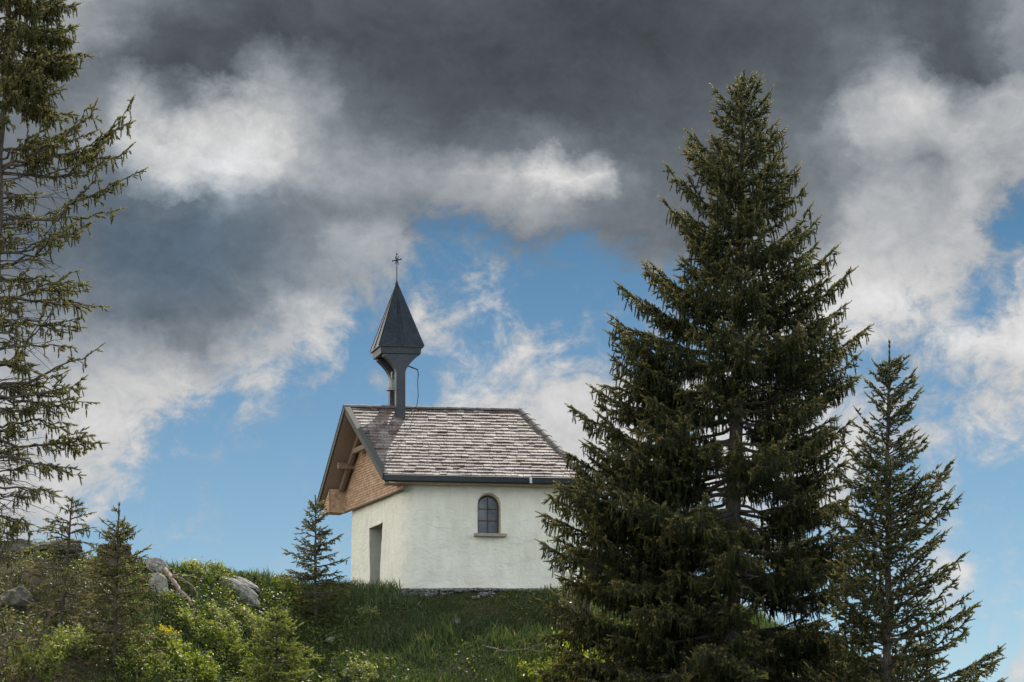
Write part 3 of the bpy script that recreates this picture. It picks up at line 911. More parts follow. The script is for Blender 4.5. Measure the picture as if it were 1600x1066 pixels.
# barge rafters following the slopes below the deck
for sgn, la, lb in ((1, 0.02, 2.46), (-1, 4.72, 2.55)):
    for off in (0.22,):
        a = A + v2 * la + nf * off + UP * (under(la) - 0.075); b = A + v2 * lb + nf * off + UP * (under(lb) - 0.075)
        mb = MB(); mb.beam(a, b, 0.11, 0.14); timber('rafter', mb, M_beam)
# collar tie
mb = MB()
mb.beam(A + v2 * 1.75 + nf * 0.30 + UP * 13.42, A + v2 * 3.25 + nf * 0.30 + UP * 13.42, 0.10, 0.13); timber('collar_beam', mb, M_beam)
# wooden bracket hanging on the gable
mb = MB()
lc = 1.0
p0 = A + v2 * lc + nf * 0.13
mb.beam(p0 + UP * 12.28, p0 + UP * 12.95, 0.035, 0.035)
mb.tube([p0 + UP * 12.72 + v2 * 0.0, p0 + UP * 12.80 + v2 * 0.10 + nf * .03, p0 + UP * 12.95 + v2 * 0.15 + nf * .05, p0 + UP * 13.1 + v2 * 0.13], [0.02, 0.022, 0.02, 0.012], 6)
mb.tube([p0 + UP * 12.72 + v2 * 0.0, p0 + UP * 12.82 - v2 * 0.08 + nf * .03, p0 + UP * 12.96 - v2 * 0.10 + nf * .05], [0.02, 0.02, 0.012], 6)
timber('gable_ornament', mb, M_beam)

# eaves: boxed soffit and gutter
mb = MB()
def eave_box(a, b, ins):
    a, b = Vector(a), Vector(b)
    d = (b - a).normalized(); inn = Vector((-d.y, d.x, 0))
    if inn.dot(mid + u2 * 2.5 - a) < 0: inn = -inn
    mb.hexa([Vector((*(p).xy, z)) for z in (12.165, 12.20) for p in (a + inn * .02, b + inn * .02, b + inn * ins, a + inn * ins)])
    mb.hexa([Vector((*(p).xy, z)) for z in (12.20, 12.31) for p in (a + inn * .02, b + inn * .02, b + inn * .05, a + inn * .05)])
eave_box(E1 + u2 * 0.02, E3, 0.62)
eave_box(E3 + (EM - E3) * 0.03, EM, 0.6); eave_box(E4, E2 + u2 * 0.6, 0.6); eave_box(EM, E4, 0.6)
mb.build('soffit', M_soffit, chapel)
mb = MB()
def gutter(a, b):
    a, b = Vector(a), Vector(b)
    d = (b - a).normalized(); o = Vector((d.y, -d.x, 0))
    if o.dot(mid + u2 * 2.5 - a) > 0: o = -o
    prof = [(0.012, 12.345), (0.012, 12.19), (0.10, 12.185), (0.125, 12.21), (0.135, 12.345), (0.125, 12.352), (0.115, 12.215), (0.095, 12.20), (0.024, 12.205), (0.024, 12.345)]
    n = len(prof)
    vs = [Vector((*(p + o * q).xy, z)) for p in (a, b) for q, z in prof]
    mb.add(vs, [(i, (i + 1) % n, n + (i + 1) % n, n + i) for i in range(n)] + [tuple(range(n)), tuple(reversed(range(n, 2 * n)))])
gutter(E1, E3); gutter(E3, EM); gutter(EM, E4); gutter(E4, E2)
gut = mb.build('gutter', M_gutter, chapel)
mb = MB()
cp = E1 + u2 * ((on_wall(828).x - E1.x) / u2.x)
mb.box(Vector((cp.x, cp.y, 12.265)) + n2 * 0.142, u2 * 0.03, n2 * 0.006, UP * 0.072)
mb.build('gutter_clip', M_clip, gut)

# bell turret straddling the ridge
ut = Vector((math.cos(R(9)), math.sin(R(9)), 0)); vt = Vector((-math.sin(R(14)), math.cos(R(14)), 0))
TC = R0 + u2 * 1.33; TC.z = 0
zt = lambda py: zrow(py, 82.6)
Z_SP, Z_AP = zt(543), zrow(441, 82.9)
def turret():
    pf = MB()
    h = 0.535
    # platform with chamfered underside
    z0, z1 = zt(555), Z_SP
    def ring(r, z): return [TC - ut * r - vt * r + UP * z, TC + ut * r - vt * r + UP * z, TC + ut * r + vt * r + UP * z, TC - ut * r + vt * r + UP * z]
    pf.hexa(ring(h - 0.02, z0) + ring(h, z1))
    tur = pf.build('bell_turret', M_post, chapel, bevel=0.01)
    # posts with curved brackets: profile in the u direction, extruded along v
    for s in (-1, 1):
        mb = MB()
        c = TC + vt * (0.40 * s)
        hw = 0.118
        foot = 13.7
        zA = zt(583); zB = zt(555.5)
        prof = [(-hw, foot), (hw, foot), (hw, zA)]
        for k in range(1, 7):
            t = k / 6
            prof.append((hw + 0.31 * (t ** 1.35), zA + (zB - zA - 0.05) * (t ** 0.9)))
        prof += [(hw + 0.33, zB), (-hw - 0.33, zB)]
        for k in range(6, 0, -1):
            t = k / 6
            prof.append((-hw - 0.31 * (t ** 1.35), zA + (zB - zA - 0.05) * (t ** 0.9)))
        prof.append((-hw, zA))
        n = len(prof)
        vs = [c + ut * x - vt * 0.105 + UP * z for x, z in prof] + [c + ut * x + vt * 0.105 + UP * z for x, z in prof]
        mb.add(vs, [(i, (i + 1) % n, n + (i + 1) % n, n + i) for i in range(n)])
        # caps as strips: post, then bracket slices (mirror pairs)
        def capf(off):
            fs = [(0, 1, 2, n - 1)]
            L_ = [n - 1] + list(range(n - 2, n - 8, -1)) + [n - 8]
            R_ = list(range(2, 10))
            for i in range(len(R_) - 1):
                fs.append((L_[i], R_[i], R_[i + 1], L_[i + 1]))
            return [tuple(off + q for q in f) for f in fs]
        mb.add(vs, capf(0)); mb.add(vs, capf(n))
        mb.build('post', M_post, tur)
    # hanger beam for the bell
    mb = MB(); zz = zt(583)
    mb.beam(TC - vt * 0.30 + UP * zz, TC + vt * 0.30 + UP * zz, 0.09, 0.08)
    mb.build('bell_yoke', M_post, tur)
    # spire: four sided, standing seams
    sp = MB()
    hs = 0.585
    base = ring(hs, Z_SP + 0.005); apex = TC + UP * Z_AP
    eav = ring(hs, Z_SP - 0.022)
    topr = 0.03
    top = ring(topr, Z_AP - (Z_AP - Z_SP) * topr / hs)
    sp.hexa(base + top)
    sp.hexa(eav + [p + UP * 0.0 for p in base])
    for i in range(4):
        a, b = base[i], base[(i + 1) % 4]; ta, tb = top[i], top[(i + 1) % 4]
        sp.tube([a, ta], 0.016, 5)              # arris rolls
        m0 = (a + b) / 2; m1 = (ta + tb) / 2
        sp.tube([m0, m1], [0.028, 0.018], 5)
        for t in (0.42, 0.58):
            sp.tube([a.lerp(b, t), m0.lerp(m1, 0.92)], [0.010, 0.006], 4)
    sp.build('spire', M_spire, tur)
    # finial and cross
    cr = MB()
    zc0 = Z_AP - 0.06
    T0 = Vector((TC.x, TC.y, 0))
    cr.lathe(T0 + UP * zc0, [(0.0, -0.05), (0.04, -0.03), (0.045, 0.0), (0.035, 0.05), (0.018, 0.08), (0.014, 0.12)], 10)
    zt_ = zrow(396, 82.9)
    cr.tube([T0 + UP * zc0, T0 + UP * zt_], [0.014, 0.011], 6)
    cr.lathe(T0 + UP * (zt_ - 0.02), [(0.0, -0.03), (0.022, -0.01), (0.022, 0.012), (0.0, 0.03)], 8)
    zc = zrow(407, 82.9)
    ac = Vector((0.93, 0.36, 0))
    for s in (-1, 1):
        cr.tube([T0 + UP * zc, T0 + UP * (zc + (0.03 if s > 0 else -0.02)) + ac * 0.10 * s, T0 + UP * (zc + (0.045 if s > 0 else -.03)) + ac * 0.125 * s], [0.018, 0.015, 0.024], 6)
        for zz in (0.1, -0.1):
            cr.tube([T0 + UP * zc, T0 + UP * (zc + zz * 0.6) + ac * 0.035 * s, T0 + UP * (zc + zz * 1.15) + ac * 0.05 * s], [0.012, 0.013, 0.006], 5)
    cr.build('cross', M_iron, tur)
    # lightning conductor
    w = MB()
    pts = [TC + ut * 0.18 - vt * 0.25 + UP * zt(570), TC + ut * 0.50 - vt * 0.20 + UP * zt(576)]
    w.tube(pts, 0.018, 5)
    q = pts[-1]
    down = [q, q + ut * 0.02 + UP * -0.12, q - ut * 0.0 + UP * -0.3, q + ut * 0.015 - UP * 0.7, q - ut * 0.02 + UP * (14.52 - q.z)]
    w.tube(down, [0.014, 0.013, 0.009, 0.010, 0.009], 5)
    e = down[-1]
    sl_n = (R0 - E1); sl_n = sl_n.cross(u2); sl_n = sl_n if sl_n.z > 0 else -sl_n; sl_n.normalize()
    perp = Vector((u2.y, -u2.x, 0))
    k = (14.47 - ZE) / ((mid - E1).dot(-perp))
    def onroof(x, dn): q2 = R0 + u2 * x + perp * dn; q2.z = 14.47 - k * dn; return q2 + sl_n * 0.045
    xx = (e - R0).dot(u2)
    w.tube([e, onroof(xx - 0.04, 0.06), onroof(xx - 0.18, 0.30), onroof(xx - 0.28, 0.52), onroof(xx - 0.42, 0.55)], 0.009, 5)
    w.build('lightning_conductor', M_iron, tur)
    # bell (swings on its yoke: a thing of its own)
    bz = zt(608)
    bc = Vector((TC.x - ut.x * 0.13, TC.y - ut.y * 0.13, bz))
    return bc
bc = turret()
bell_e = empty('bell', bc)
setp(bell_e, 'small grey bronze bell hanging between the two dark turret posts above the ridge', 'bell')
mb = MB()
mb.lathe(bc, [(0.148, 0.0), (0.150, 0.012), (0.125, 0.045), (0.103, 0.10), (0.092, 0.20), (0.085, 0.27), (0.065, 0.315), (0.03, 0.33), (0.0, 0.333)], 24)
mb.lathe(bc, [(0.148, 0.0), (0.13, 0.02), (0.10, 0.09), (0.085, 0.2), (0.06, 0.29), (0.0, 0.31)], 24)
mb.lathe(bc + UP * 0.33, [(0.028, 0.0), (0.026, 0.06), (0.022, 0.16)], 8)
mb.build('bell_body', M_bell, bell_e, smooth=True)
mb = MB()
mb.tube([bc + UP * 0.26, bc + UP * 0.0], 0.010, 5)
mb.lathe(bc + UP * -0.02, [(0, -0.04), (0.028, -0.02), (0.03, 0.01), (0.0, 0.035)], 8)
mb.build('clapper', M_iron, bell_e, smooth=True)

# ------------------------------------------------------------------ foliage machinery
RNG = np.random.default_rng(12)

def finger_template(rng, nn=22, r=0.22, wd=0.11, reach=0.20):
    """unit-long twig along +Z carrying needles"""
    V_, T_ = [], []
    # woody core
    for k in range(3):
        th = 2 * math.pi * k / 3
        V_.append((0.03 * math.cos(th), 0.03 * math.sin(th), 0.0))
    for k in range(3):
        th = 2 * math.pi * k / 3
        V_.append((0.085 * math.cos(th), 0.085 * math.sin(th), 0.45))
    V_.append((0, 0, 1.0))
    T_ += [(0, 1, 4), (0, 4, 3), (1, 2, 5), (1, 5, 4), (2, 0, 3), (2, 3, 5), (3, 4, 6), (4, 5, 6), (5, 3, 6)]
    for i in range(nn):
        t = (i + rng.random()) / nn
        th = i * 2.399 + rng.random() * 0.6
        rr = r * (1.0 - 0.35 * t) * rng.uniform(0.8, 1.2)
        c, s = math.cos(th), math.sin(th)
        b = len(V_)
        z = t * 0.93
        wx, wy = -s * wd, c * wd
        V_ += [(c * 0.02 + wx * .5, s * 0.02 + wy * .5, z), (c * 0.02 - wx * .5, s * 0.02 - wy * .5, z + 0.02), (c * rr, s * rr, z + reach * rng.uniform(0.7, 1.1))]
        T_.append((b, b + 1, b + 2))
    return np.array(V_), np.array(T_)
TEMPL = [finger_template(RNG) for _ in range(5)]
TEMPL_LITE = [finger_template(RNG, 14, 0.2, 0.11, 0.24) for _ in range(4)]

def place_fingers(pos, dirs, length, templ, rng, tint):
    """instances of twig templates merged into arrays"""
    Vs, Ts, Tn = [], [], []
    pick = rng.integers(0, len(templ), len(pos))
    off = 0
    d = dirs / np.maximum(np.linalg.norm(dirs, axis=1, keepdims=True), 1e-6)
    ref = rng.normal(size=d.shape)
    a = np.cross(d, ref); a /= np.maximum(np.linalg.norm(a, axis=1, keepdims=True), 1e-6)
    b = np.cross(d, a)
    thick = np.clip(0.17 / np.maximum(length, 0.05), 0.7, 1.6)     # short twigs stay bushy
    for k in range(len(templ)):
        m = np.nonzero(pick == k)[0]
        if len(m) == 0: continue
        tv, tt = templ[k]
        L = length[m][:, None, None]; th = thick[m][:, None, None]
        v = pos[m][:, None, :] + (tv[None, :, 0:1] * a[m][:, None, :] + tv[None, :, 1:2] * b[m][:, None, :]) * L * th + tv[None, :, 2:3] * d[m][:, None, :] * L
        n, q = len(m), len(tv)
        Vs.append(v.reshape(-1, 3))
        Ts.append((tt[None] + (np.arange(n) * q)[:, None, None] + off).reshape(-1, 3))
        Tn.append(np.repeat(tint[m], q))
        off += n * q
    return np.concatenate(Vs), np.concatenate(Ts), np.concatenate(Tn)

def tubes_np(segs, n=4):
    """segs: list of (pts Kx3, radii K) -> arrays"""
    Vs, Ts = [], []; off = 0
    for pts, rad in segs:
        pts = np.asarray(pts, float); K = len(pts)
        t = np.gradient(pts, axis=0); t /= np.maximum(np.linalg.norm(t, axis=1, keepdims=True), 1e-9)
        ref = np.where(np.abs(t[:, 2:3]) < 0.9, np.array([[0, 0, 1.0]]), np.array([[1.0, 0, 0]]))
        a = np.cross(t, ref); a /= np.linalg.norm(a, axis=1, keepdims=True); b = np.cross(t, a)
        th = 2 * np.pi * np.arange(n) / n
        ring = pts[:, None] + (np.cos(th)[None, :, None] * a[:, None] + np.sin(th)[None, :, None] * b[:, None]) * np.asarray(rad, float)[:, None, None]
        Vs.append(ring.reshape(-1, 3))
        i, k = np.meshgrid(np.arange(K - 1), np.arange(n), indexing='ij')
        k2 = (k + 1) % n
        p, q, r_, s = i * n + k, i * n + k2, (i + 1) * n + k2, (i + 1) * n + k
        Ts.append(np.concatenate([np.stack([p, q, r_], -1).reshape(-1, 3), np.stack([p, r_, s], -1).reshape(-1, 3)]) + off)
        off += K * n
    return np.concatenate(Vs), np.concatenate(Ts)

def grow_branch(p0, az, L, a, b, rng, out, dens=1.0, hang=0.35, flen=0.15, sec=0.36, bare=0.15, ends=1.0, wood_r=0.02, forks=0, bend=0.0, wob=0.012):
    """one conifer limb: axis, side shoots and needle fingers appended to out"""
    h = np.array([math.cos(az), math.sin(az), 0.0]); sd = np.array([-h[1], h[0], 0.0])
    tt = np.linspace(0, 1, 9)
    ax = p0 + np.outer(tt * L, h) + np.outer(L * (a * tt + b * tt ** 2), [0, 0, 1.0]) + np.outer(L * bend * tt ** 2, sd)
    ax[1:-1] += rng.normal(scale=wob * L, size=(7, 3))
    out['wood'].append((ax, wood_r * (1 - 0.85 * tt) + 0.003))
    for fk in range(forks):
        tf = rng.uniform(0.3, 0.75); i = int(tf * 8)
        sl = (ax[i + 1] - ax[i]); hl = max(1e-3, math.hypot(sl[0], sl[1]))
        grow_branch(ax[i].copy(), az + rng.choice([-1, 1]) * rng.uniform(0.3, 0.75), L * (1 - tf) * rng.uniform(0.75, 1.05), sl[2] / hl * 0.8 + rng.normal(scale=0.08), b * 0.5 + rng.uniform(-0.05, 0.15), rng, out,
                    dens=dens, hang=hang, flen=flen, sec=sec * 0.9, bare=0.15, wood_r=wood_r * 0.55, bend=rng.normal(scale=0.08), wob=wob)
    def at(t):
        f = np.clip(t, 0, 1) * 8; i = np.minimum(f.astype(int), 7); w = (f - i)[:, None]
        return ax[i] * (1 - w) + ax[i + 1] * w
    def tan(t):
        f = np.clip(t, 0, 1) * 8; i = np.minimum(f.astype(int), 7)
        v = ax[i + 1] - ax[i]; return v / np.linalg.norm(v, axis=1, keepdims=True)
    M = max(4, int(L / 0.085 * dens))
    t = bare + (1 - bare) * (np.arange(M) + rng.random(M)) / M
    t = np.clip(t, 0, 0.99)
    sgn = np.where(np.arange(M) % 2 == 0, 1.0, -1.0)
    l2 = (L * sec * (1 - t) ** 0.75 * np.clip((t - bare) * 6 + 0.35, 0, 1) + 0.10) * rng.uniform(0.6, 1.15, M)
    l2 = np.minimum(l2, 1.1)
    ang = np.radians(rng.uniform(28, 62, M))
    tg = tan(t)
    d2 = tg * np.cos(ang)[:, None] + sd[None] * (sgn * np.sin(ang))[:, None]
    d2[:, 2] += rng.normal(scale=0.12, size=M) - 0.05
    d2 /= np.linalg.norm(d2, axis=1, keepdims=True)
    b2 = at(t)
    droop = 0.15 + 0.45 * hang
    end = b2 + d2 * l2[:, None]; end[:, 2] -= droop * l2 * rng.uniform(0.2, 1.0, M)
    midp = b2 + d2 * (l2 * 0.5)[:, None]; midp[:, 2] -= 0.12 * droop * l2
    for i in range(M):
        if l2[i] > 0.14:
            out['thin'].append((np.stack([b2[i], midp[i], end[i]]), np.array([0.006 + 0.004 * l2[i], 0.005, 0.0025])))
    # fingers along side shoots
    nf_ = np.maximum(2, (l2 / 0.044 * dens).astype(int))
    idx = np.repeat(np.arange(M), nf_)
    w = np.concatenate([(np.arange(k) + 0.5) / k for k in nf_]) if M else np.zeros(0)
    w = np.clip(w + rng.normal(scale=0.04, size=len(w)), 0.05, 1)
    q = (1 - w)[:, None] ** 2 * b2[idx] + 2 * (w * (1 - w))[:, None] * midp[idx] + (w ** 2)[:, None] * end[idx]
    td = end[idx] - b2[idx]; td /= np.linalg.norm(td, axis=1, keepdims=True)
    s3 = np.cross(td, np.array([0, 0, 1.0])); s3 /= np.maximum(np.linalg.norm(s3, axis=1, keepdims=True), 1e-6)
    sg = rng.choice([-1.0, 1.0], len(idx))
    fd = td * rng.uniform(0.4, 1.0, len(idx))[:, None] + s3 * (sg * rng.uniform(0.3, 0.9, len(idx)))[:, None]
    fd[:, 2] += rng.uniform(-0.45, 0.25, len(idx)) - hang * 0.5
    hg = rng.random(len(idx)) < hang
    fd[hg] = fd[hg] * 0.3 + np.array([0, 0, -1.0])
    ln = flen * rng.uniform(0.65, 1.25, len(idx)); ln[hg] *= 1.35
    tint = 0.18 + 0.3 * rng.random(len(idx)) + 0.5 * w * np.clip(t[idx] * 1.2 - 0.2, 0, 1) * rng.random(len(idx))  # paler outwards: new growth, plus painted sun on the tips
    out['pos'].append(q); out['dir'].append(fd); out['len'].append(ln); out['tint'].append(tint)
    E = np.nonzero(l2 > 0.16)[0]
    for r_ in range(3):
        de = (end[E] - midp[E]); de /= np.maximum(np.linalg.norm(de, axis=1, keepdims=True), 1e-6)
        out['pos'].append(end[E] - de * 0.03 * r_); out['dir'].append(de + rng.normal(scale=0.38, size=de.shape) + np.array([0, 0, 0.12]))
        out['len'].append(flen * rng.uniform(0.6, 1.0, len(E))); out['tint'].append(0.35 + 0.55 * rng.random(len(E)) * np.clip(t[E] + 0.3, 0, 1))
    # second tier under the hangers makes the curtain
    if hang > 0.2:
        k = np.nonzero(hg & (rng.random(len(idx)) < 0.75))[0]
        dn = fd[k] / np.linalg.norm(fd[k], axis=1, keepdims=True)
        out['pos'].append(q[k] + dn * (ln[k] * 0.75)[:, None]); out['dir'].append(dn + rng.normal(scale=0.22, size=dn.shape) - np.array([0, 0, 0.4]))
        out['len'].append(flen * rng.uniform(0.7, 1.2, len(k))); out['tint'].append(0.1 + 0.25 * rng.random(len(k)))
    # fingers on the axis, thick upturned tip
    K = max(8, int(L * (1 - bare) / 0.028 * dens))
    t3 = np.clip(bare + (1 - bare) * rng.random(K) ** 0.55, 0, 1)
    fd = tan(t3) * rng.uniform(0.5, 1.2, K)[:, None] + sd[None] * rng.uniform(-0.8, 0.8, K)[:, None]
    fd[:, 2] += rng.uniform(-0.35, 0.5, K)
    out['pos'].append(at(t3)); out['dir'].append(fd); out['len'].append(flen * rng.uniform(0.6, 1.1, K))
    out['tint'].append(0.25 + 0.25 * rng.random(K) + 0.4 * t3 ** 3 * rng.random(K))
    out['pos'].append(ax[-1:]); out['dir'].append(tan(np.array([1.0]))); out['len'].append(np.array([flen * 1.5 * ends])); out['tint'].append(np.array([0.8]))

def new_out(): return {k: [] for k in ('wood', 'thin', 'pos', 'dir', 'len', 'tint')}

def crown_mesh(out, rng, templ):
    pos, dr, ln, tn = (np.concatenate(out[k]) for k in ('pos', 'dir', 'len', 'tint'))
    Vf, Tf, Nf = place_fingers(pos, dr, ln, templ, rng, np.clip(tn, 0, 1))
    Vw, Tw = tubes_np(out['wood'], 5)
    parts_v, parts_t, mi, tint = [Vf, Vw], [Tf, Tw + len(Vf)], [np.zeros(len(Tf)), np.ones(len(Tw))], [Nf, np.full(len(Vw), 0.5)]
    if out['thin']:
        Vt, Tt = tubes_np(out['thin'], 3)
        parts_v.append(Vt); parts_t.append(Tt + len(Vf) + len(Vw)); mi.append(np.ones(len(Tt))); tint.append(np.full(len(Vt), 0.5))
    return np.concatenate(parts_v), np.concatenate(parts_t), np.concatenate(mi), np.concatenate(tint)

def build_tree(name, label, cat, base, top, out, rng, r0, mats, templ=TEMPL, group=None, trunk_pts=None):
    base, top = Vector(base), Vector(top)
    e = empty(name, base)
    setp(e, label, cat, group)
    K = 16
    pts = []
    for i in range(K + 1):
        t = i / K
        p = base.lerp(top, t)
        p = p + Vector((rng.normal() * 0.015, rng.normal() * 0.015, 0)) * min(1, 6 * t * (1 - t)) * (top.z - base.z) * 0.1
        pts.append(p)
    rad = [r0 * (1 - i / K) ** 0.85 + 0.010 for i in range(K + 1)]
    rad[0] *= 1.25
    mb = MB(); mb.tube(pts, rad, 10); mb.build('trunk', mats[1], e, smooth=True)
    V_, T_, mi, tint = crown_mesh(out, rng, templ)
    me = big_mesh('crown', V_, T_, mi, tint)
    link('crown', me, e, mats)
    return e, pts

def conifer(name, label, top_px, base_px, Y, prof, params, seed, mats, r0, templ=TEMPL, base_z=None, cat='spruce tree', Ytop=None, heroes=()):
    """prof: rows (photo row, left reach px, right reach px)"""
    rng = np.random.default_rng(seed)
    top = P(top_px[0], top_px[1], Ytop or Y)
    bz = base_z
    basep = P(base_px[0], base_px[1], Y)
    if bz is None: bz = gz(basep.x, Y) - 0.1
    base = Vector((basep.x, Y, bz))
    rows = [p[0] for p in prof]; zz = [CAMZ + (HOR - p) / F * Y for p in rows]
    order = np.argsort(zz); zz = np.array(zz)[order]
    Ls = np.array([p[1] for p in prof])[order] / F * Y; Rs = np.array([p[2] for p in prof])[order] / F * Y
    H = top.z - base.z
    out = new_out()
    z = params.get('z0', base.z + 0.4)
    zmax = top.z - params.get('leader', 0.35)
    while z < zmax:
        f = (z - base.z) / H
        n = params.get('n', 5) + params.get('n_top', 0) * max(0.0, min(1.0, (f - 0.45) / 0.25))
        n = int(n + rng.integers(-1, 2))
        off = rng.random() * 6.28
        for k in range(n):
            az = off + 6.283 * k / n + rng.normal(scale=0.25)
            a = np.interp(f, params['fa'], params['a']) + rng.normal(scale=0.08)
            b = np.interp(f, params['fa'], params['b']) + rng.normal(scale=0.06)
            zi = z + rng.normal(scale=0.10)
            c = math.cos(az)
            L = 1.0
            for _ in range(2):
                zt_ = zi + L * (a + b)
                rl, rr = np.interp(zt_, zz, Ls), np.interp(zt_, zz, Rs)
                L = rr * (0.5 + 0.5 * c) + rl * (0.5 - 0.5 * c)
            L *= rng.uniform(params.get('lmin', 0.72), 1.06)
            if L < 0.10: L = 0.10 + 0.05 * rng.random()
            q = base.lerp(top, min(1, max(0, (zi - base.z) / H)))
            if rng.random() < params.get('skip', 0.0): continue
            grow_branch(np.array([q.x, q.y, zi]), az, L, a, b, rng, out,
                        dens=params.get('dens', 1.0), hang=float(np.interp(f, params['fa'], params['hang'])), flen=params.get('flen', 0.17) * (0.7 + 0.3 * min(1, L)),
                        sec=params.get('sec', 0.36), bare=params.get('bare', 0.12), wood_r=0.010 + 0.011 * L, bend=rng.normal(scale=0.06), forks=int(L > 1.3 and rng.random() < params.get('fork', 0)) + int(L > 2.2 and rng.random() < params.get('fork', 0)))
        z += params.get('dz', 0.3) * (1.0 - 0.45 * f) * rng.uniform(0.8, 1.2)
    for (tx, ty, tr) in heroes:
        z0 = CAMZ + (HOR - tr) / F * Y; z1 = CAMZ + (HOR - ty) / F * Y
        q = base.lerp(top, (z0 - base.z) / H)
        dx = (tx - 800) / F * Y - q.x
        azo = rng.uniform(-0.25, 0.25)
        L = abs(dx) / math.cos(azo)
        az = azo if dx > 0 else math.pi + azo
        ssum = (z1 - z0) / L
        b = params.get('hero_b', 0.45)
        grow_branch(np.array([q.x, q.y, z0]), az, L, ssum - b, b, rng, out, dens=params.get('dens', 1.0) * 1.15, hang=params['hang'][2] if f > 0.5 else params['hang'][1], flen=params.get('flen', 0.17),
                    sec=params.get('sec', 0.36), bare=0.2, wood_r=0.012 + 0.011 * L, forks=((2 if rng.random() < 0.6 else 1) if L > 1.5 else 1 if L > 1.0 else 0) if params.get('fork', 0) else int(L > 1.2), bend=rng.normal(scale=0.04))
    # leader: short needles round the topmost shoot
    K = int(params.get('leader', 0.35) / 0.02) + 6
    w = rng.random(K); zz_ = top.z - w * (params.get('leader', 0.35) + 0.1)
    pos = np.array([list(base.lerp(top, (q - base.z) / H)) for q in zz_]); 
    th = rng.random(K) * 6.28
    out['pos'].append(pos); out['dir'].append(np.stack([np.cos(th) * 0.5, np.sin(th) * 0.5, np.ones(K)], 1)); out['len'].append(np.full(K, 0.07)); out['tint'].append(np.full(K, 0.5))
    return build_tree(name, label, cat, base, top, out, rng, r0, mats, templ)

# ------------------------------------------------------------------ trees
SP = (M_needle, M_bark)
big_prof = [(112, 3, 3), (150, 18, 25), (205, 70, 62), (265, 108, 92), (330, 108, 98), (400, 108, 140), (440, 175, 175), (520, 192, 200),
            (600, 225, 185), (640, 258, 182), (720, 275, 178), (780, 285, 182), (850, 298, 205), (950, 300, 235), (1066, 300, 265), (1200, 290, 270)]
conifer('spruce_tree', 'tallest dark green spruce with drooping layered boughs beside the chapel', (1163, 112), (1136, 1200), 71.0, big_prof,
        dict(n=5, n_top=2.5, dz=0.39, sec=0.37, bare=0.2, fork=0.9, fa=[0, 0.3, 0.55, 0.8, 1.0], a=[-0.30, -0.30, -0.22, 0.12, 0.7], b=[0.22, 0.28, 0.38, 0.45, 0.35], hang=[0.4, 0.45, 0.42, 0.25, 0.05], leader=0.3, dens=0.78, flen=0.15, skip=0.10, lmin=0.55, hero_b=0.5), 21, SP, 0.25,
        heroes=[(1185, 132, 165), (1140, 165, 190), (1078, 205, 262), (1222, 205, 262), (1045, 262, 345), (1245, 268, 335), (1040, 318, 400), (1275, 345, 405), (1300, 395, 460), (1008, 410, 480), (1328, 430, 500),
                (968, 440, 520), (1352, 520, 575), (955, 520, 575), (1322, 475, 540), (1330, 600, 640), (930, 600, 655), (897, 634, 690), (1325, 665, 700), (960, 560, 610), (888, 716, 745), (1318, 725, 760), (925, 690, 720),
                (862, 772, 800), (1345, 830, 850), (850, 805, 825), (848, 856, 870), (880, 905, 900), (1350, 905, 910), (852, 945, 945), (866, 1010, 990), (1390, 980, 965), (848, 1050, 1030), (1400, 1050, 1020), (905, 860, 850), (1335, 770, 800), (905, 738, 772), (878, 765, 800), (900, 790, 815), (872, 838, 845), (915, 700, 740), (1440, 1010, 1000)])
right_prof = [(535, 2, 2), (570, 16, 14), (610, 34, 44), (650, 48, 50), (700, 72, 56), (745, 80, 92), (790, 90, 104), (870, 105, 112), (945, 115, 136), (1015, 125, 174), (1100, 130, 190)]
conifer('spruce_tree', 'slim younger spruce with upswept boughs and a long bare leader shoot', (1390, 534), (1383, 1150), 68.0, right_prof,
        dict(n=5, dz=0.27, fa=[0, 0.4, 0.7, 1.0], a=[0.15, 0.28, 0.35, 0.55], b=[0.28, 0.30, 0.25, 0.3], hang=[0.25, 0.2, 0.12, 0.02], leader=0.5, dens=0.66, flen=0.135, skip=0.12, lmin=0.5, sec=0.34, hero_b=0.3), 33, (M_needle, M_bark), 0.115,
        heroes=[(1436, 612, 660), (1443, 688, 735), (1488, 722, 815), (1498, 777, 860), (1506, 868, 930), (1526, 945, 1000), (1566, 1015, 1075), (1340, 645, 690), (1316, 690, 755), (1308, 735, 800), (1290, 800, 860), (1300, 880, 930), (1450, 1058, 1110), (1512, 985, 1040), (1480, 830, 880), (1288, 950, 990)])

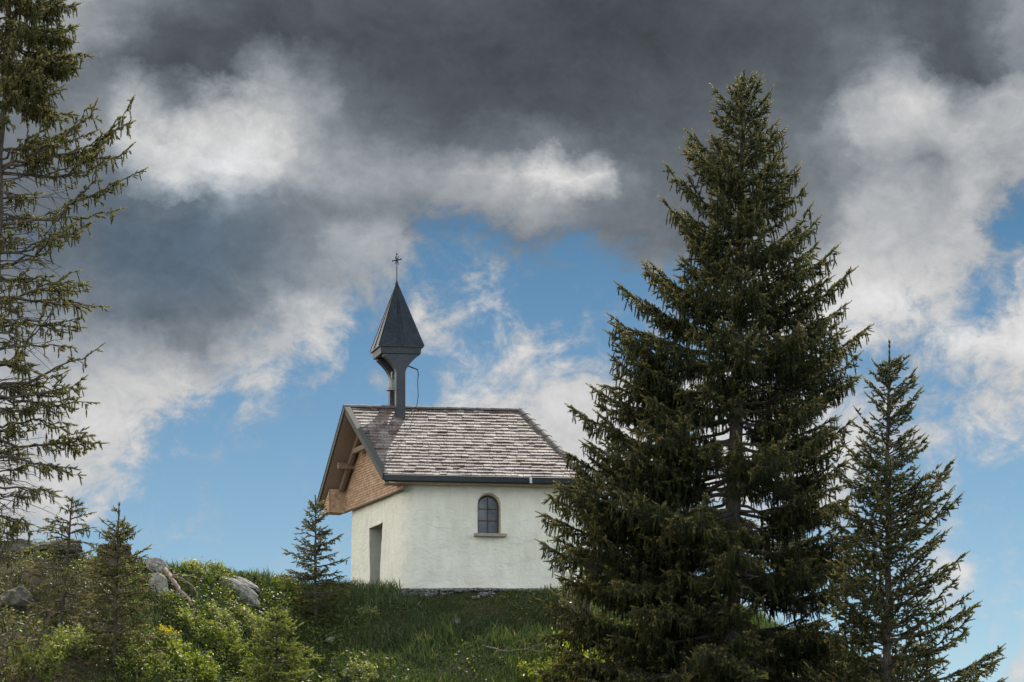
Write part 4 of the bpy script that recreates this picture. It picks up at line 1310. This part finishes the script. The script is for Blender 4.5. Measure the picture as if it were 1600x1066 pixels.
# tall spruce at the left edge, top out of the picture
def left_spruce():
    rng = np.random.default_rng(5)
    Y = 62.0
    top = P(22, -220, Y)
    base = P(-42, 1150, Y); base.z = gz(base.x, Y) - 0.1
    H = top.z - base.z
    out = new_out()
    def axis_at(z): return base.lerp(top, (z - base.z) / H)
    # boughs measured towards the open side: (row at trunk, tip col, tip row, upturn, density, hang, azimuth offset)
    S = F / Y
    boughs = [(20, 100, 12, .2, 1.0, .5, .1), (45, 112, 70, .1, 1.1, .55, -.3), (70, 110, 100, .15, 1.0, .6, .35), (95, 118, 105, .1, .8, .5, .0), (120, 95, 160, .1, .9, .6, -.6), (150, 85, 175, .1, 1, .6, .5),
              (262, 198, 178, .30, 1.2, .55, .05), (268, 152, 170, .35, 1.0, .45, -.15), (270, 197, 222, .35, .75, .45, .2), (352, 219, 264, .35, .75, .5, .0), (235, 95, 190, .1, .9, .6, .7), (250, 92, 215, .1, 1, .6, -.7),
              (345, 95, 318, .1, .5, .4, .5), (395, 136, 352, .1, .7, .35, .1), (420, 132, 372, .15, .6, .4, -.4), (470, 158, 470, -.1, .6, .5, .1), (465, 140, 455, .0, .7, .4, -.3), (500, 120, 500, .1, .6, .55, .4),
              (610, 158, 548, .2, .5, .25, .0), (628, 132, 598, .1, .7, .5, -.2), (625, 130, 630, .0, .75, .6, .3), (660, 105, 650, .0, .4, .4, .6), (690, 155, 690, .1, 1.0, .5, .05), (715, 120, 740, -.1, .6, .6, -.4),
              (760, 84, 765, -.1, .4, .5, .3), (800, 60, 830, -.1, .4, .5, -.2), (540, 100, 530, 0, .5, .5, .6), (440, 100, 430, 0, .6, .5, .7), (560, 85, 600, 0, .5, .5, -.7)]
    for (rt, tx, ty, up, dens, hang, azo) in boughs:
        z0 = CAMZ + (HOR - rt) / F * Y; z1 = CAMZ + (HOR - ty) / F * Y
        q = axis_at(z0); tipx = (tx - 800) / F * Y
        dx = tipx - q.x
        L = dx / math.cos(azo)
        ssum = (z1 - z0) / L
        b = up; a = ssum - b
        grow_branch(np.array([q.x, q.y, z0]), azo, L, a, b, rng, out, dens=dens * (0.62 if rt > 200 else 0.95), hang=hang * 0.9, flen=0.115, sec=0.26, bare=0.34 if rt > 300 else 0.2, wood_r=0.012 + 0.009 * L, forks=3 if dens > .65 else 2, bend=rng.normal(scale=0.12), wob=0.026)
    # other boughs all round the stem, thick high up and thin below
    z = base.z + 2.5
    while z < top.z - 0.3:
        row = HOR - (z - CAMZ) / Y * F
        dense = row < 180
        for k in range(5 if dense else 3):
            az = rng.random() * 6.283
            Lm = np.interp(row, [-220, -100, 0, 150, 300, 900], [0.15, 0.95, 1.55, 1.45, 1.5, 1.7])
            if math.cos(az) > 0.2 and not dense: Lm *= 0.62
            grow_branch(np.array([*axis_at(z).xy, z]), az, Lm * rng.uniform(0.7, 1.05), rng.uniform(-0.35, 0.05), 0.2, rng, out, dens=0.7 if dense else 0.36, hang=0.6, wob=0.025, flen=0.125, sec=0.32, bare=0.2, wood_r=0.02, forks=1)
        z += 0.28 if dense else 0.42
    # bare dead sprays low on the stem
    for k in range(120):
        row = rng.uniform(260, 900); z0 = CAMZ + (HOR - row) / F * Y
        q = axis_at(z0); az = rng.normal(scale=0.8); L = rng.uniform(0.6, 1.7)
        t = np.linspace(0, 1, 7)
        h = np.array([math.cos(az), math.sin(az), 0])
        a, b = rng.uniform(-0.1, 0.35), rng.uniform(-0.6, 0.1)
        ax = np.array(q)[None] * [1, 1, 0] + [0, 0, z0] + np.outer(t * L, h) + np.outer(L * (a * t + b * t * t), [0, 0, 1.0])
        ax += rng.normal(scale=0.015, size=ax.shape)
        out['thin'].append((ax, 0.010 * (1 - t) + 0.003))
        for j in range(int(rng.integers(3, 8))):
            i = int(rng.integers(2, 6)); l = rng.uniform(0.15, 0.45)
            d = h * rng.uniform(0.3, 0.9) + np.array([-h[1], h[0], 0]) * rng.uniform(-0.8, 0.8) + np.array([0, 0, rng.uniform(-0.7, 0.4)])
            p = np.stack([ax[i], ax[i] + d * l * 0.5 + rng.normal(scale=0.02, size=3), ax[i] + d * l + [0, 0, -0.06]])
            out['thin'].append((p, np.array([0.005, 0.004, 0.002])))
    return build_tree('spruce_tree', 'old ragged spruce with bare twiggy lower boughs reaching in at the left edge', 'spruce tree', base, top, out, rng, 0.16, (M_needle_olive, M_bark))
left_spruce()

def small(name, label, top_px, base_px, prof, seed, r0, mats, **kw):
    h = hit(*base_px)
    par = dict(n=5, dz=0.16, fa=[0, 0.5, 1.0], a=[-0.05, 0.1, 0.55], b=[0.12, 0.2, 0.2], hang=[0.2, 0.1, 0.0], leader=0.25, dens=0.8, flen=0.105, sec=0.34, lmin=0.65, skip=0.05, bare=0.1)
    par.update(kw)
    return conifer(name, label, top_px, base_px, h.y, prof, par, seed, mats, r0, templ=TEMPL_LITE, base_z=h.z - 0.08, cat='young spruce')
small('young_spruce', 'small slender spruce standing beside the left corner of the chapel', (493, 776), (493, 972),
      [(776, 1, 1), (800, 14, 16), (830, 30, 30), (845, 38, 40), (875, 48, 50), (905, 50, 56), (940, 46, 50), (975, 40, 40)], 41, 0.035, (M_needle_olive, M_bark), dz=0.21, dens=0.72, lmin=0.5, skip=0.12, a=[-0.05, 0.12, 0.5], b=[0.05, 0.12, 0.2], leader=0.3, sec=0.40)
small('dying_spruce', 'half bare brownish spruce sapling left of the tree stump', (113, 776), (94, 985),
      [(776, 2, 2), (790, 10, 12), (810, 40, 34), (850, 58, 46), (900, 55, 60), (985, 45, 50)], 43, 0.05, (M_needle_olive, M_bark), dz=0.22, n=4, dens=0.5, skip=0.15, a=[-0.1, 0.1, 0.45], b=[-0.15, -0.15, 0.0], hang=[0.3, 0.3, 0.15], leader=0.1)
conifer('young_spruce', 'wide olive green spruce sapling in front of the tree stump', (186, 787), (178, 1100), 70.5,
        [(787, 1, 1), (810, 14, 12), (835, 25, 24), (850, 38, 48), (900, 50, 58), (950, 66, 72), (1000, 80, 86), (1066, 92, 98), (1110, 95, 95)],
        dict(n=5, dz=0.19, fa=[0, 0.5, 1.0], a=[0.0, 0.12, 0.5], b=[0.05, 0.12, 0.2], hang=[0.15, 0.15, 0.0], leader=0.42, dens=0.66, flen=0.11, sec=0.40, lmin=0.6, skip=0.1, bare=0.1),
        47, (M_needle_olive, M_bark)[0:2] and (M_needle_olive, M_bark), 0.05, templ=TEMPL_LITE, cat='young spruce')
conifer('young_spruce', 'sunlit lime green spruce sapling in the bushes below the rock ledge', (432, 952), (432, 1120), 72.0,
        [(952, 2, 2), (980, 25, 28), (1010, 40, 45), (1040, 55, 72), (1066, 70, 85), (1120, 70, 80)],
        dict(n=5, dz=0.16, fa=[0, 0.5, 1.0], a=[0.0, 0.1, 0.3], b=[0.05, 0.08, 0.15], hang=[0.05, 0.05, 0.0], leader=0.12, dens=0.6, flen=0.12, sec=0.40, lmin=0.6, skip=0.08, bare=0.1),
        53, (M_needle_young, M_bark), 0.03, templ=TEMPL_LITE, cat='young spruce')

# ------------------------------------------------------------------ leafy shrubs
def leaves_arr(centers, size, rng, tint, up=0.35):
    n = len(centers)
    nr = rng.normal(size=(n, 3)); nr[:, 2] = np.abs(nr[:, 2]) + up
    nr /= np.linalg.norm(nr, axis=1, keepdims=True)
    a = np.cross(nr, rng.normal(size=(n, 3))); a /= np.maximum(np.linalg.norm(a, axis=1, keepdims=True), 1e-6)
    b = np.cross(nr, a)
    s = size[:, None]
    c = centers
    fold = nr * s * 0.15
    V_ = np.stack([c - a * s, c - b * s * 0.45 + fold, c + a * s, c + b * s * 0.45 + fold], 1).reshape(-1, 3)
    k = np.arange(n)[:, None] * 4
    T_ = np.concatenate([k + [0, 1, 2], k + [0, 2, 3]])
    return V_, T_, np.repeat(tint, 4)

def shrub(name, label, cat, base, w, h, n, size, m, seed, group=None, stems=9, airy=0.5, flower=0):
    rng = np.random.default_rng(seed)
    base = Vector(base)
    e = empty(name, base); setp(e, label, cat, group)
    segs = []; tips = []
    for i in range(stems * 3):
        az = rng.random() * 6.283; rr = w * 0.5 * math.sqrt(rng.random())
        bx, by = base.x + math.cos(az) * rr * 0.75, base.y + math.sin(az) * rr * 0.75
        hh = h * rng.uniform(0.35, 1.1) * (1 - 0.45 * (rr / (w * 0.5)) ** 2)
        lean = rng.uniform(0.0, 0.35)
        t = np.linspace(0, 1, 6)
        ax = np.array([bx, by, gz(bx, by) - 0.03])[None] + np.outer(t ** 1.3 * hh * lean, [math.cos(az), math.sin(az), 0]) + np.outer(t, [0, 0, hh])
        ax[1:] += rng.normal(scale=0.025 * h, size=(5, 3))
        root = np.array([[base.x, base.y, base.z]])
        segs.append((np.concatenate([root, ax]), np.concatenate([[0.012], 0.008 * (1 - t) * h + 0.003]))); tips.append(ax)
    Vs, Ts = tubes_np(segs, 4)
    link('stem', big_mesh('stem', Vs, Ts), e, [M_twig])
    n = int(n * 2.3); size = size * 1.25
    tp = [tips[i] for i in rng.integers(0, len(tips), n)]
    fr = rng.uniform(0.25, 1.0, n) * 5; i0 = np.minimum(fr.astype(int), 4); wv = (fr - i0)[:, None]
    tp = np.array(tp); q = np.arange(n)
    c = tp[q, i0] * (1 - wv) + tp[q, i0 + 1] * wv
    c = c + rng.normal(scale=0.035 + 0.045 * airy, size=c.shape)
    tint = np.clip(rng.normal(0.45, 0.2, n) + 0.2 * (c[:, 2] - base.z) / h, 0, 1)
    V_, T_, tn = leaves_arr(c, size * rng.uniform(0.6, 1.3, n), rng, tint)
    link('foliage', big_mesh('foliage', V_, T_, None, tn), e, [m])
    if flower:
        k = rng.integers(0, n, flower)
        c2 = c[np.argsort(-c[:, 2])[:max(flower * 2, 20)]]
        c2 = c2[rng.integers(0, len(c2), flower)] + rng.normal(scale=0.03, size=(flower, 3)) + [0, -0.05, 0.05]
        V_, T_, tn = leaves_arr(c2, np.full(flower, 0.04), rng, rng.random(flower), 1.0)
        link('blossom', big_mesh('blossom', V_, T_, None, tn), e, [M_flower])
    return e
SH = [  # column, row of base, width m, height m, leaves, leaf size, material, label
    (305, 995, 0.9, 0.55, 800, .035, M_leaf, 'rounded mid green bush below the fallen log'),
    (345, 978, 1.0, 0.5, 800, .033, M_leaf_pale, 'pale green bush beneath the long limestone rock'),
    (395, 992, 0.9, 0.6, 800, .034, M_leaf_pale, 'whitish green bush right beside the sunlit lime green sapling'),
    (355, 1030, 1.2, 0.9, 1200, .034, M_leaf, 'leafy green bush near the bottom edge, left of the sunlit lime green sapling'),
    (300, 1055, 1.2, 0.9, 1200, .036, M_leaf_lime, 'yellow green bush at the bottom edge below the yellow flowers'),
    (225, 1060, 1.3, 1.0, 1200, .032, M_leaf, 'dull olive bush at the bottom edge under the wide olive sapling'),
    (60, 1050, 1.6, 1.0, 1000, .035, M_leaf, 'dark bush in the bottom left corner'),
    (120, 1020, 1.1, 0.7, 700, .032, M_leaf_pale, 'dusty pale bush below the half bare brownish sapling'),
    (450, 930, 0.9, 0.45, 600, .032, M_leaf, 'low bush on the grassy crest left of the slender spruce'),
    (305, 896, 0.8, 0.35, 500, .03, M_leaf_pale, 'low pale bush on the skyline behind the fallen log'),
    (345, 905, 0.8, 0.4, 500, .03, M_leaf, 'low green bush on the skyline above the long limestone rock'),
    (560, 1062, 1.0, 0.45, 500, .032, M_leaf_pale, 'pale weed clump at the bottom edge on the shaded slope'),
    (575, 965, 0.6, 0.25, 200, .028, M_leaf_pale, 'little pale weed tuft in the shade below the front door'),
    (845, 1068, 1.2, 0.6, 800, .04, M_leaf_lime, 'bright low bush at the foot of the tallest spruce'),
    (265, 1010, 0.6, 0.5, 450, .03, M_leaf, 'green flowering bush with a cluster of yellow blossoms'),
]
for i, (px, py, w, h, n, s, m, lab) in enumerate(SH):
    b = hit(px, py)
    b.z -= 0.05
    shrub('shrub', lab, 'bush', b, w, h, n, s, m, 100 + i, group='leafy bushes on the hillside', flower=90 if 'blossoms' in lab else 0)

def leafy_tree(label, base, w, h, n, size, m, seed):
    e = shrub('sapling', label, 'sapling', base, w, h, n, size, m, seed, stems=14, airy=1.2)
    return e
bA = P(905, 925, 77.5); bA.z = gz(bA.x, bA.y) - 0.1
leafy_tree('thin green broadleaf sapling between the chapel wall and the tallest spruce', bA, 0.9, 3.1, 420, .042, M_leaf, 301)
bB = P(925, 1000, 74.5); bB.z = gz(bB.x, bB.y) - 0.1
leafy_tree('bright leafy sapling glowing behind the low boughs of the tallest spruce', bB, 1.9, 1.7, 1800, .05, M_leaf_lime, 302)
bC = P(1050, 990, 77.0); bC.z = gz(bC.x, bC.y) - 0.1
leafy_tree('sunlit bush seen through gaps behind the trunk of the tallest spruce', bC, 2.6, 1.3, 1800, .05, M_leaf_lime, 303)
bD = P(1290, 1050, 74.0); bD.z = gz(bD.x, bD.y) - 0.1
leafy_tree('yellow green bush between the two right hand spruces low down', bD, 2.4, 1.4, 1600, .05, M_leaf_lime, 304)

# ------------------------------------------------------------------ ground cover (countless)
def surf_points(n, rng, x0, x1, y0, y1):
    X = rng.uniform(x0, x1, n); Y = rng.uniform(y0, y1, n)
    return X, Y
def in_chapel(X, Y, m=0.15):
    # inside the plan polygon grown by m
    poly = [A, C_, M_, D_, B]
    c = sum(((Vector((p.x, p.y))) for p in poly), Vector((0, 0))) / 5
    inside = np.ones(len(X), bool)
    for i in range(5):
        a, b = poly[i], poly[(i + 1) % 5]
        d = Vector((b.x - a.x, b.y - a.y)).normalized(); nn = Vector((d.y, -d.x))
        if nn.dot(Vector((a.x, a.y)) - c) < 0: nn = -nn
        inside &= ((X - a.x) * nn.x + (Y - a.y) * nn.y) < m
    return inside
def gravel_zone(X, Y):
    # strip in front of the long wall
    s = (X - A.x) * u2.x + (Y - A.y) * u2.y
    d = (X - A.x) * n2.x + (Y - A.y) * n2.y
    return (s > -0.2) & (s < 4.0) & (d > -0.1) & (d < 1.45 + 0.8 * fbm(X * 1.7, Y * 1.7, 91, 2))

def grass(name, label, n, rng, x0, x1, y0, y1, hmin, hmax, dens_fn):
    X, Y = surf_points(n, rng, x0, x1, y0, y1)
    keep = (rng.random(n) < dens_fn(X, Y)) & ~in_chapel(X, Y) & ~(gravel_zone(X, Y) & ((rng.random(n) < 0.85) | (fbm(X * 2.2, Y * 2.2, 19, 2) < 0.02)))
    X, Y = X[keep], Y[keep]; n = len(X)
    Z = ground(X, Y) - 0.02
    clump = np.clip(0.5 + fbm(X * 1.3, Y * 1.3, 57, 3) * 1.2, 0.05, 1)
    h = (hmin + (hmax - hmin) * rng.random(n) ** 1.5) * (0.45 + 0.9 * clump)
    strip = np.clip((X + 2.6) / 0.6, 0, 1) * np.clip((1.0 - X) / 0.5, 0, 1) * np.clip((Y - 77.6) / 0.6, 0, 1)
    h = h * (1 - 0.72 * strip)
    th = rng.random(n) * 6.283
    lean = np.stack([np.cos(th), np.sin(th)], 1) * (h * rng.uniform(0.15, 0.7, n))[:, None]
    wd = rng.uniform(0.006, 0.013, n)
    ph = rng.random(n) * 3.14
    wx, wy = np.cos(ph) * wd, np.sin(ph) * wd
    b = np.stack([X, Y, Z], 1)
    W = np.stack([wx, wy, np.zeros(n)], 1)
    m = b + np.stack([lean[:, 0] * 0.35, lean[:, 1] * 0.35, h * 0.6], 1)
    t = b + np.stack([lean[:, 0], lean[:, 1], h], 1)
    V_ = np.stack([b - W, b + W, m - W * 0.8, m + W * 0.8, t], 1).reshape(-1, 3)
    k = np.arange(n)[:, None] * 5
    T_ = np.concatenate([k + [0, 1, 3], k + [0, 3, 2], k + [2, 3, 4]])
    dry = (rng.random(n) < 0.06) * 0.5
    tn = np.clip(0.15 + 0.5 * clump * rng.random(n) + 0.2 * rng.random(n) + dry, 0, 1)
    o = link(name, big_mesh(name, V_, T_, None, np.repeat(tn, 5)), None, [M_grass])
    setp(o, label, 'grass', kind='stuff')
rg = np.random.default_rng(77)
grass('grass', 'rough green grass growing over the hillside and its crest', 200000, rg, -14, 9, 67.0, 82.0, 0.08, 0.30,
      lambda X, Y: np.clip(0.9 - 0.8 * np.clip((-X - 7.5) / 2.0, 0, 1), 0.08, 1) * np.where(Y > crestY(X) + 2.0, 0.25, 1.0))
lefty = lambda X: np.clip((-X - 2.2) / 2.5, 0, 1)
def herbs(name, label, cat, n, rng, dens_fn, size, hmax, m, flat=0.6, kindy='stuff'):
    X, Y = surf_points(n, rng, -14, 9, 67.0, 80.5)
    keep = (rng.random(n) < dens_fn(X, Y)) & ~in_chapel(X, Y, 0.3) & ~gravel_zone(X, Y)
    X, Y = X[keep], Y[keep]; n = len(X)
    cl = np.clip(0.5 + fbm(X * 1.1, Y * 1.1, 23, 4) * 1.5, 0, 1)
    Z = ground(X, Y) + rng.random(n) * hmax * (0.2 + cl) * (0.25 + 0.75 * lefty(X)) * np.where(Y > crestY(X) - 0.8, 0.5, 1.0)
    tn = np.clip(0.12 + 0.55 * cl * rng.random(n) + 0.28 * rng.random(n), 0, 1)
    V_, T_, tt = leaves_arr(np.stack([X, Y, Z], 1), size * rng.uniform(0.5, 1.4, n), rng, tn, flat)
    o = link(name, big_mesh(name, V_, T_, None, tt), None, [m])
    setp(o, label, cat, kind=kindy)
herbs('ground_cover', 'leafy weeds and herbs covering the slope', 'weeds', 260000, rg, lambda X, Y: (1 - 0.62 * np.clip((-X - 8.2) / 1.5, 0, 1)) * np.clip(0.12 + 0.8 * lefty(X) * (0.35 + 0.9 * (fbm(X * .8, Y * .8, 5, 3) + .5)), 0, 1) * np.where(Y > crestY(X) + 1.0, 0.15, 1.0), 0.042, 0.30, M_herb)
herbs('forest_litter', 'dry brown twigs and litter on the left bank', 'litter', 110000, rg, lambda X, Y: np.clip((-X - 6.8) / 2.2, 0, 1) * np.clip(0.5 + 1.5 * fbm(X * 1.2, Y * 1.2, 63, 3), 0, 1), 0.04, 0.10, M_litter, 0.9)

# gravel in front of the wall
def gravel():
    rng = np.random.default_rng(8)
    X = rng.uniform(-3.2, 2.4, 16000); Y = rng.uniform(77.8, 81.6, 16000)
    k = gravel_zone(X, Y) & ~in_chapel(X, Y, -0.02); X, Y = X[k], Y[k]; n = len(X)
    bm = bmesh.new(); bmesh.ops.create_icosphere(bm, subdivisions=1, radius=1); bm.verts.ensure_lookup_table()
    tv = np.array([v.co[:] for v in bm.verts]); tf = np.array([[v.index for v in f.verts] for f in bm.faces]); bm.free()
    tv = tv * (1 + 0.22 * rng.normal(size=(len(tv), 1)))
    s = rng.uniform(0.018, 0.05, n)
    rz = rng.random(n) * 6.28
    c, sn = np.cos(rz), np.sin(rz)
    v = tv[None] * s[:, None, None] * [1.2, 0.9, 0.75]
    v = np.stack([v[..., 0] * c[:, None] - v[..., 1] * sn[:, None], v[..., 0] * sn[:, None] + v[..., 1] * c[:, None], v[..., 2]], -1)
    v = v + np.stack([X, Y, ground(X, Y) + 0.01 + rng.random(n) * 0.05], 1)[:, None]
    T_ = (tf[None] + (np.arange(n) * len(tv))[:, None, None]).reshape(-1, 3)
    o = link('gravel', big_mesh('gravel', v.reshape(-1, 3), T_, None, np.repeat(rng.random(n), len(tv))), None, [M_gravel])
    setp(o, 'grey gravel strip along the foot of the long chapel wall', 'gravel', kind='stuff')
gravel()

# ------------------------------------------------------------------ rocks, stump, dead wood
def rock(label, px, py, ax, tilt, seed, sink=0.3, group='limestone rocks on the hillside', m=None):
    c = hit(px, py)
    bm = bmesh.new(); bmesh.ops.create_icosphere(bm, subdivisions=4, radius=1)
    rnd = random.Random(seed)
    planes = []
    for k in range(11):
        nn = Vector((rnd.gauss(0, 1), rnd.gauss(0, 1), rnd.gauss(0, 1))).normalized(); planes.append((nn, rnd.uniform(0.55, 0.85)))
    from mathutils import noise as mn
    for v in bm.verts:
        p = v.co.copy()
        for nn, d in planes:
            e = p.dot(nn) - d
            if e > 0: p -= nn * e * 0.92
        p += p.normalized() * (mn.fractal(p * 2.2 + Vector((seed, 0, 0)), 1.0, 2.0, 5) * 0.10)
        # bedding steps
        p += p.normalized() * 0.03 * math.sin(p.z * 14 + mn.noise(p * 3) * 3)
        v.co = Vector((p.x * ax[0], p.y * ax[1], p.z * ax[2]))
    bmesh.ops.rotate(bm, verts=bm.verts, cent=(0, 0, 0), matrix=Matrix.Rotation(tilt, 3, 'Y'))
    bmesh.ops.translate(bm, verts=bm.verts, vec=c + Vector((0, 0.0, ax[2] * (0.5 - sink))))
    me = bpy.data.meshes.new('rock'); bm.to_mesh(me); bm.free()
    o = link('rock', me, None, [m or M_rock], origin=c)
    setp(o, label, 'rock', group)
rock('long slanting grey limestone ledge in the bushes left of the slender spruce', 376, 934, (0.62, 0.40, 0.24), R(30), 1, 0.05)
rock('thinner limestone slab lying on top of the long slanting ledge', 384, 920, (0.42, 0.34, 0.14), R(28), 2, 0.0)
rock('upright pale boulder wedged behind the fallen log', 250, 930, (0.25, 0.27, 0.38), R(-15), 3, 0.1)
rock('pale boulder just below the skyline above the fallen log', 243, 896, (0.30, 0.27, 0.26), R(25), 4, 0.05)
rock('flat grey stone under the grass on the skyline', 352, 898, (0.26, 0.2, 0.10), R(10), 5)
rock('small whitish stone in the shade below the slender spruce', 517, 1003, (0.13, 0.12, 0.13), R(20), 6)
rock('dark mossy rock half buried in the left bank', 25, 945, (0.5, 0.4, 0.36), R(5), 7, m=M_mossrock)
rock('small grey rock low in the bottom left corner', 35, 1030, (0.34, 0.3, 0.2), R(15), 8, m=M_mossrock)
rock('rough rock on the skyline at the left edge', 20, 862, (0.7, 0.5, 0.26), R(4), 9, m=M_mossrock)
rock('broad low rock on the skyline between the left edge and the stump', 100, 864, (0.65, 0.5, 0.22), R(-6), 10, m=M_mossrock)
rock('brownish stone poking from the shaded slope under the window', 712, 975, (0.16, 0.14, 0.14), R(18), 13, m=M_mossrock)

def stump():
    c = hit(177, 872)
    rnd = random.Random(4)
    bm = bmesh.new()
    n = 40; rows = 10
    H = 0.50
    rings = []
    for r in range(rows + 1):
        t = r / rows; ring = []
        for k in range(n):
            th = 2 * math.pi * k / n
            rad = 0.36 + 0.16 * (1 - t) ** 3 + 0.03 * math.sin(th * 5 + 1) + 0.02 * math.sin(th * 11) + rnd.gauss(0, 0.008)
            z = t * H - 0.12
            if r == rows: z += 0.05 * math.sin(th * 3) + rnd.gauss(0, 0.025)
            ring.append(bm.verts.new((c.x + rad * math.cos(th), c.y + rad * math.sin(th) * 0.9, c.z + z)))
        rings.append(ring)
    for r in range(rows):
        for k in range(n):
            bm.faces.new((rings[r][k], rings[r][(k + 1) % n], rings[r + 1][(k + 1) % n], rings[r + 1][k]))
    ct = bm.verts.new((c.x, c.y, c.z + H - 0.10))
    for k in range(n): bm.faces.new((rings[-1][k], rings[-1][(k + 1) % n], ct))
    me = bpy.data.meshes.new('tree_stump'); bm.to_mesh(me); bm.free()
    o = link('tree_stump', me, None, [M_stump], origin=c)
    setp(o, 'dark rotten tree stump on the skyline behind the wide olive sapling', 'tree stump')
stump()

def deadwood(name, label, pts_px, rad, seed, twigs=0, group=None, lift=0.12):
    rng = np.random.default_rng(seed)
    pts = []
    for px, py in pts_px:
        h = hit(px, py); pts.append(np.array(h) + [0, -0.12, lift])
    pts = np.array(pts)
    # refine
    t = np.linspace(0, len(pts) - 1, 14)
    q = np.stack([np.interp(t, np.arange(len(pts)), pts[:, i]) for i in range(3)], 1) + rng.normal(scale=0.015, size=(14, 3))
    segs = [(q, np.linspace(rad, rad * 0.4, 14))]
    for k in range(twigs):
        i = int(rng.integers(2, 12)); d = rng.normal(size=3) * [1, 0.6, 0.6]; l = rng.uniform(0.2, 0.6)
        segs.append((np.stack([q[i], q[i] + d * l * 0.5 + rng.normal(scale=.03, size=3), q[i] + d * l]), np.array([rad * .4, rad * .3, 0.003])))
    V_, T_ = tubes_np(segs, 7)
    me = big_mesh(name, V_, T_)
    me.polygons.foreach_set('use_smooth', np.ones(len(T_), dtype=bool))
    o = link(name, me, None, [M_log], origin=Vector(q[0]))
    setp(o, label, 'dead wood', group)
deadwood('fallen_log', 'bare pinkish fallen log slanting down past the upright pale boulder', [(255, 893), (270, 915), (285, 935), (302, 956)], 0.075, 1, 2)
deadwood('fallen_branch', 'thin bleached branch lying across the fallen log towards the long ledge', [(232, 906), (260, 909), (285, 908), (320, 915)], 0.022, 2, 6)
deadwood('fallen_branch', 'curved grey branch dropping from the fallen log into the bushes', [(268, 909), (290, 915), (305, 930), (312, 945)], 0.018, 3, 4)
deadwood('fallen_branch', 'short broken branch sticking up at the skyline beside the stump', [(205, 875), (225, 880), (250, 872)], 0.03, 4, 3)
deadwood('fallen_branch', 'pale bare twig arching over the slope at the foot of the tallest spruce', [(760, 1028), (790, 1035), (820, 1030), (850, 1038)], 0.014, 5, 5, lift=0.25)
deadwood('fallen_branch', 'brown brushwood lying below the half bare sapling', [(40, 975), (70, 965), (110, 968), (140, 975)], 0.02, 6, 10)
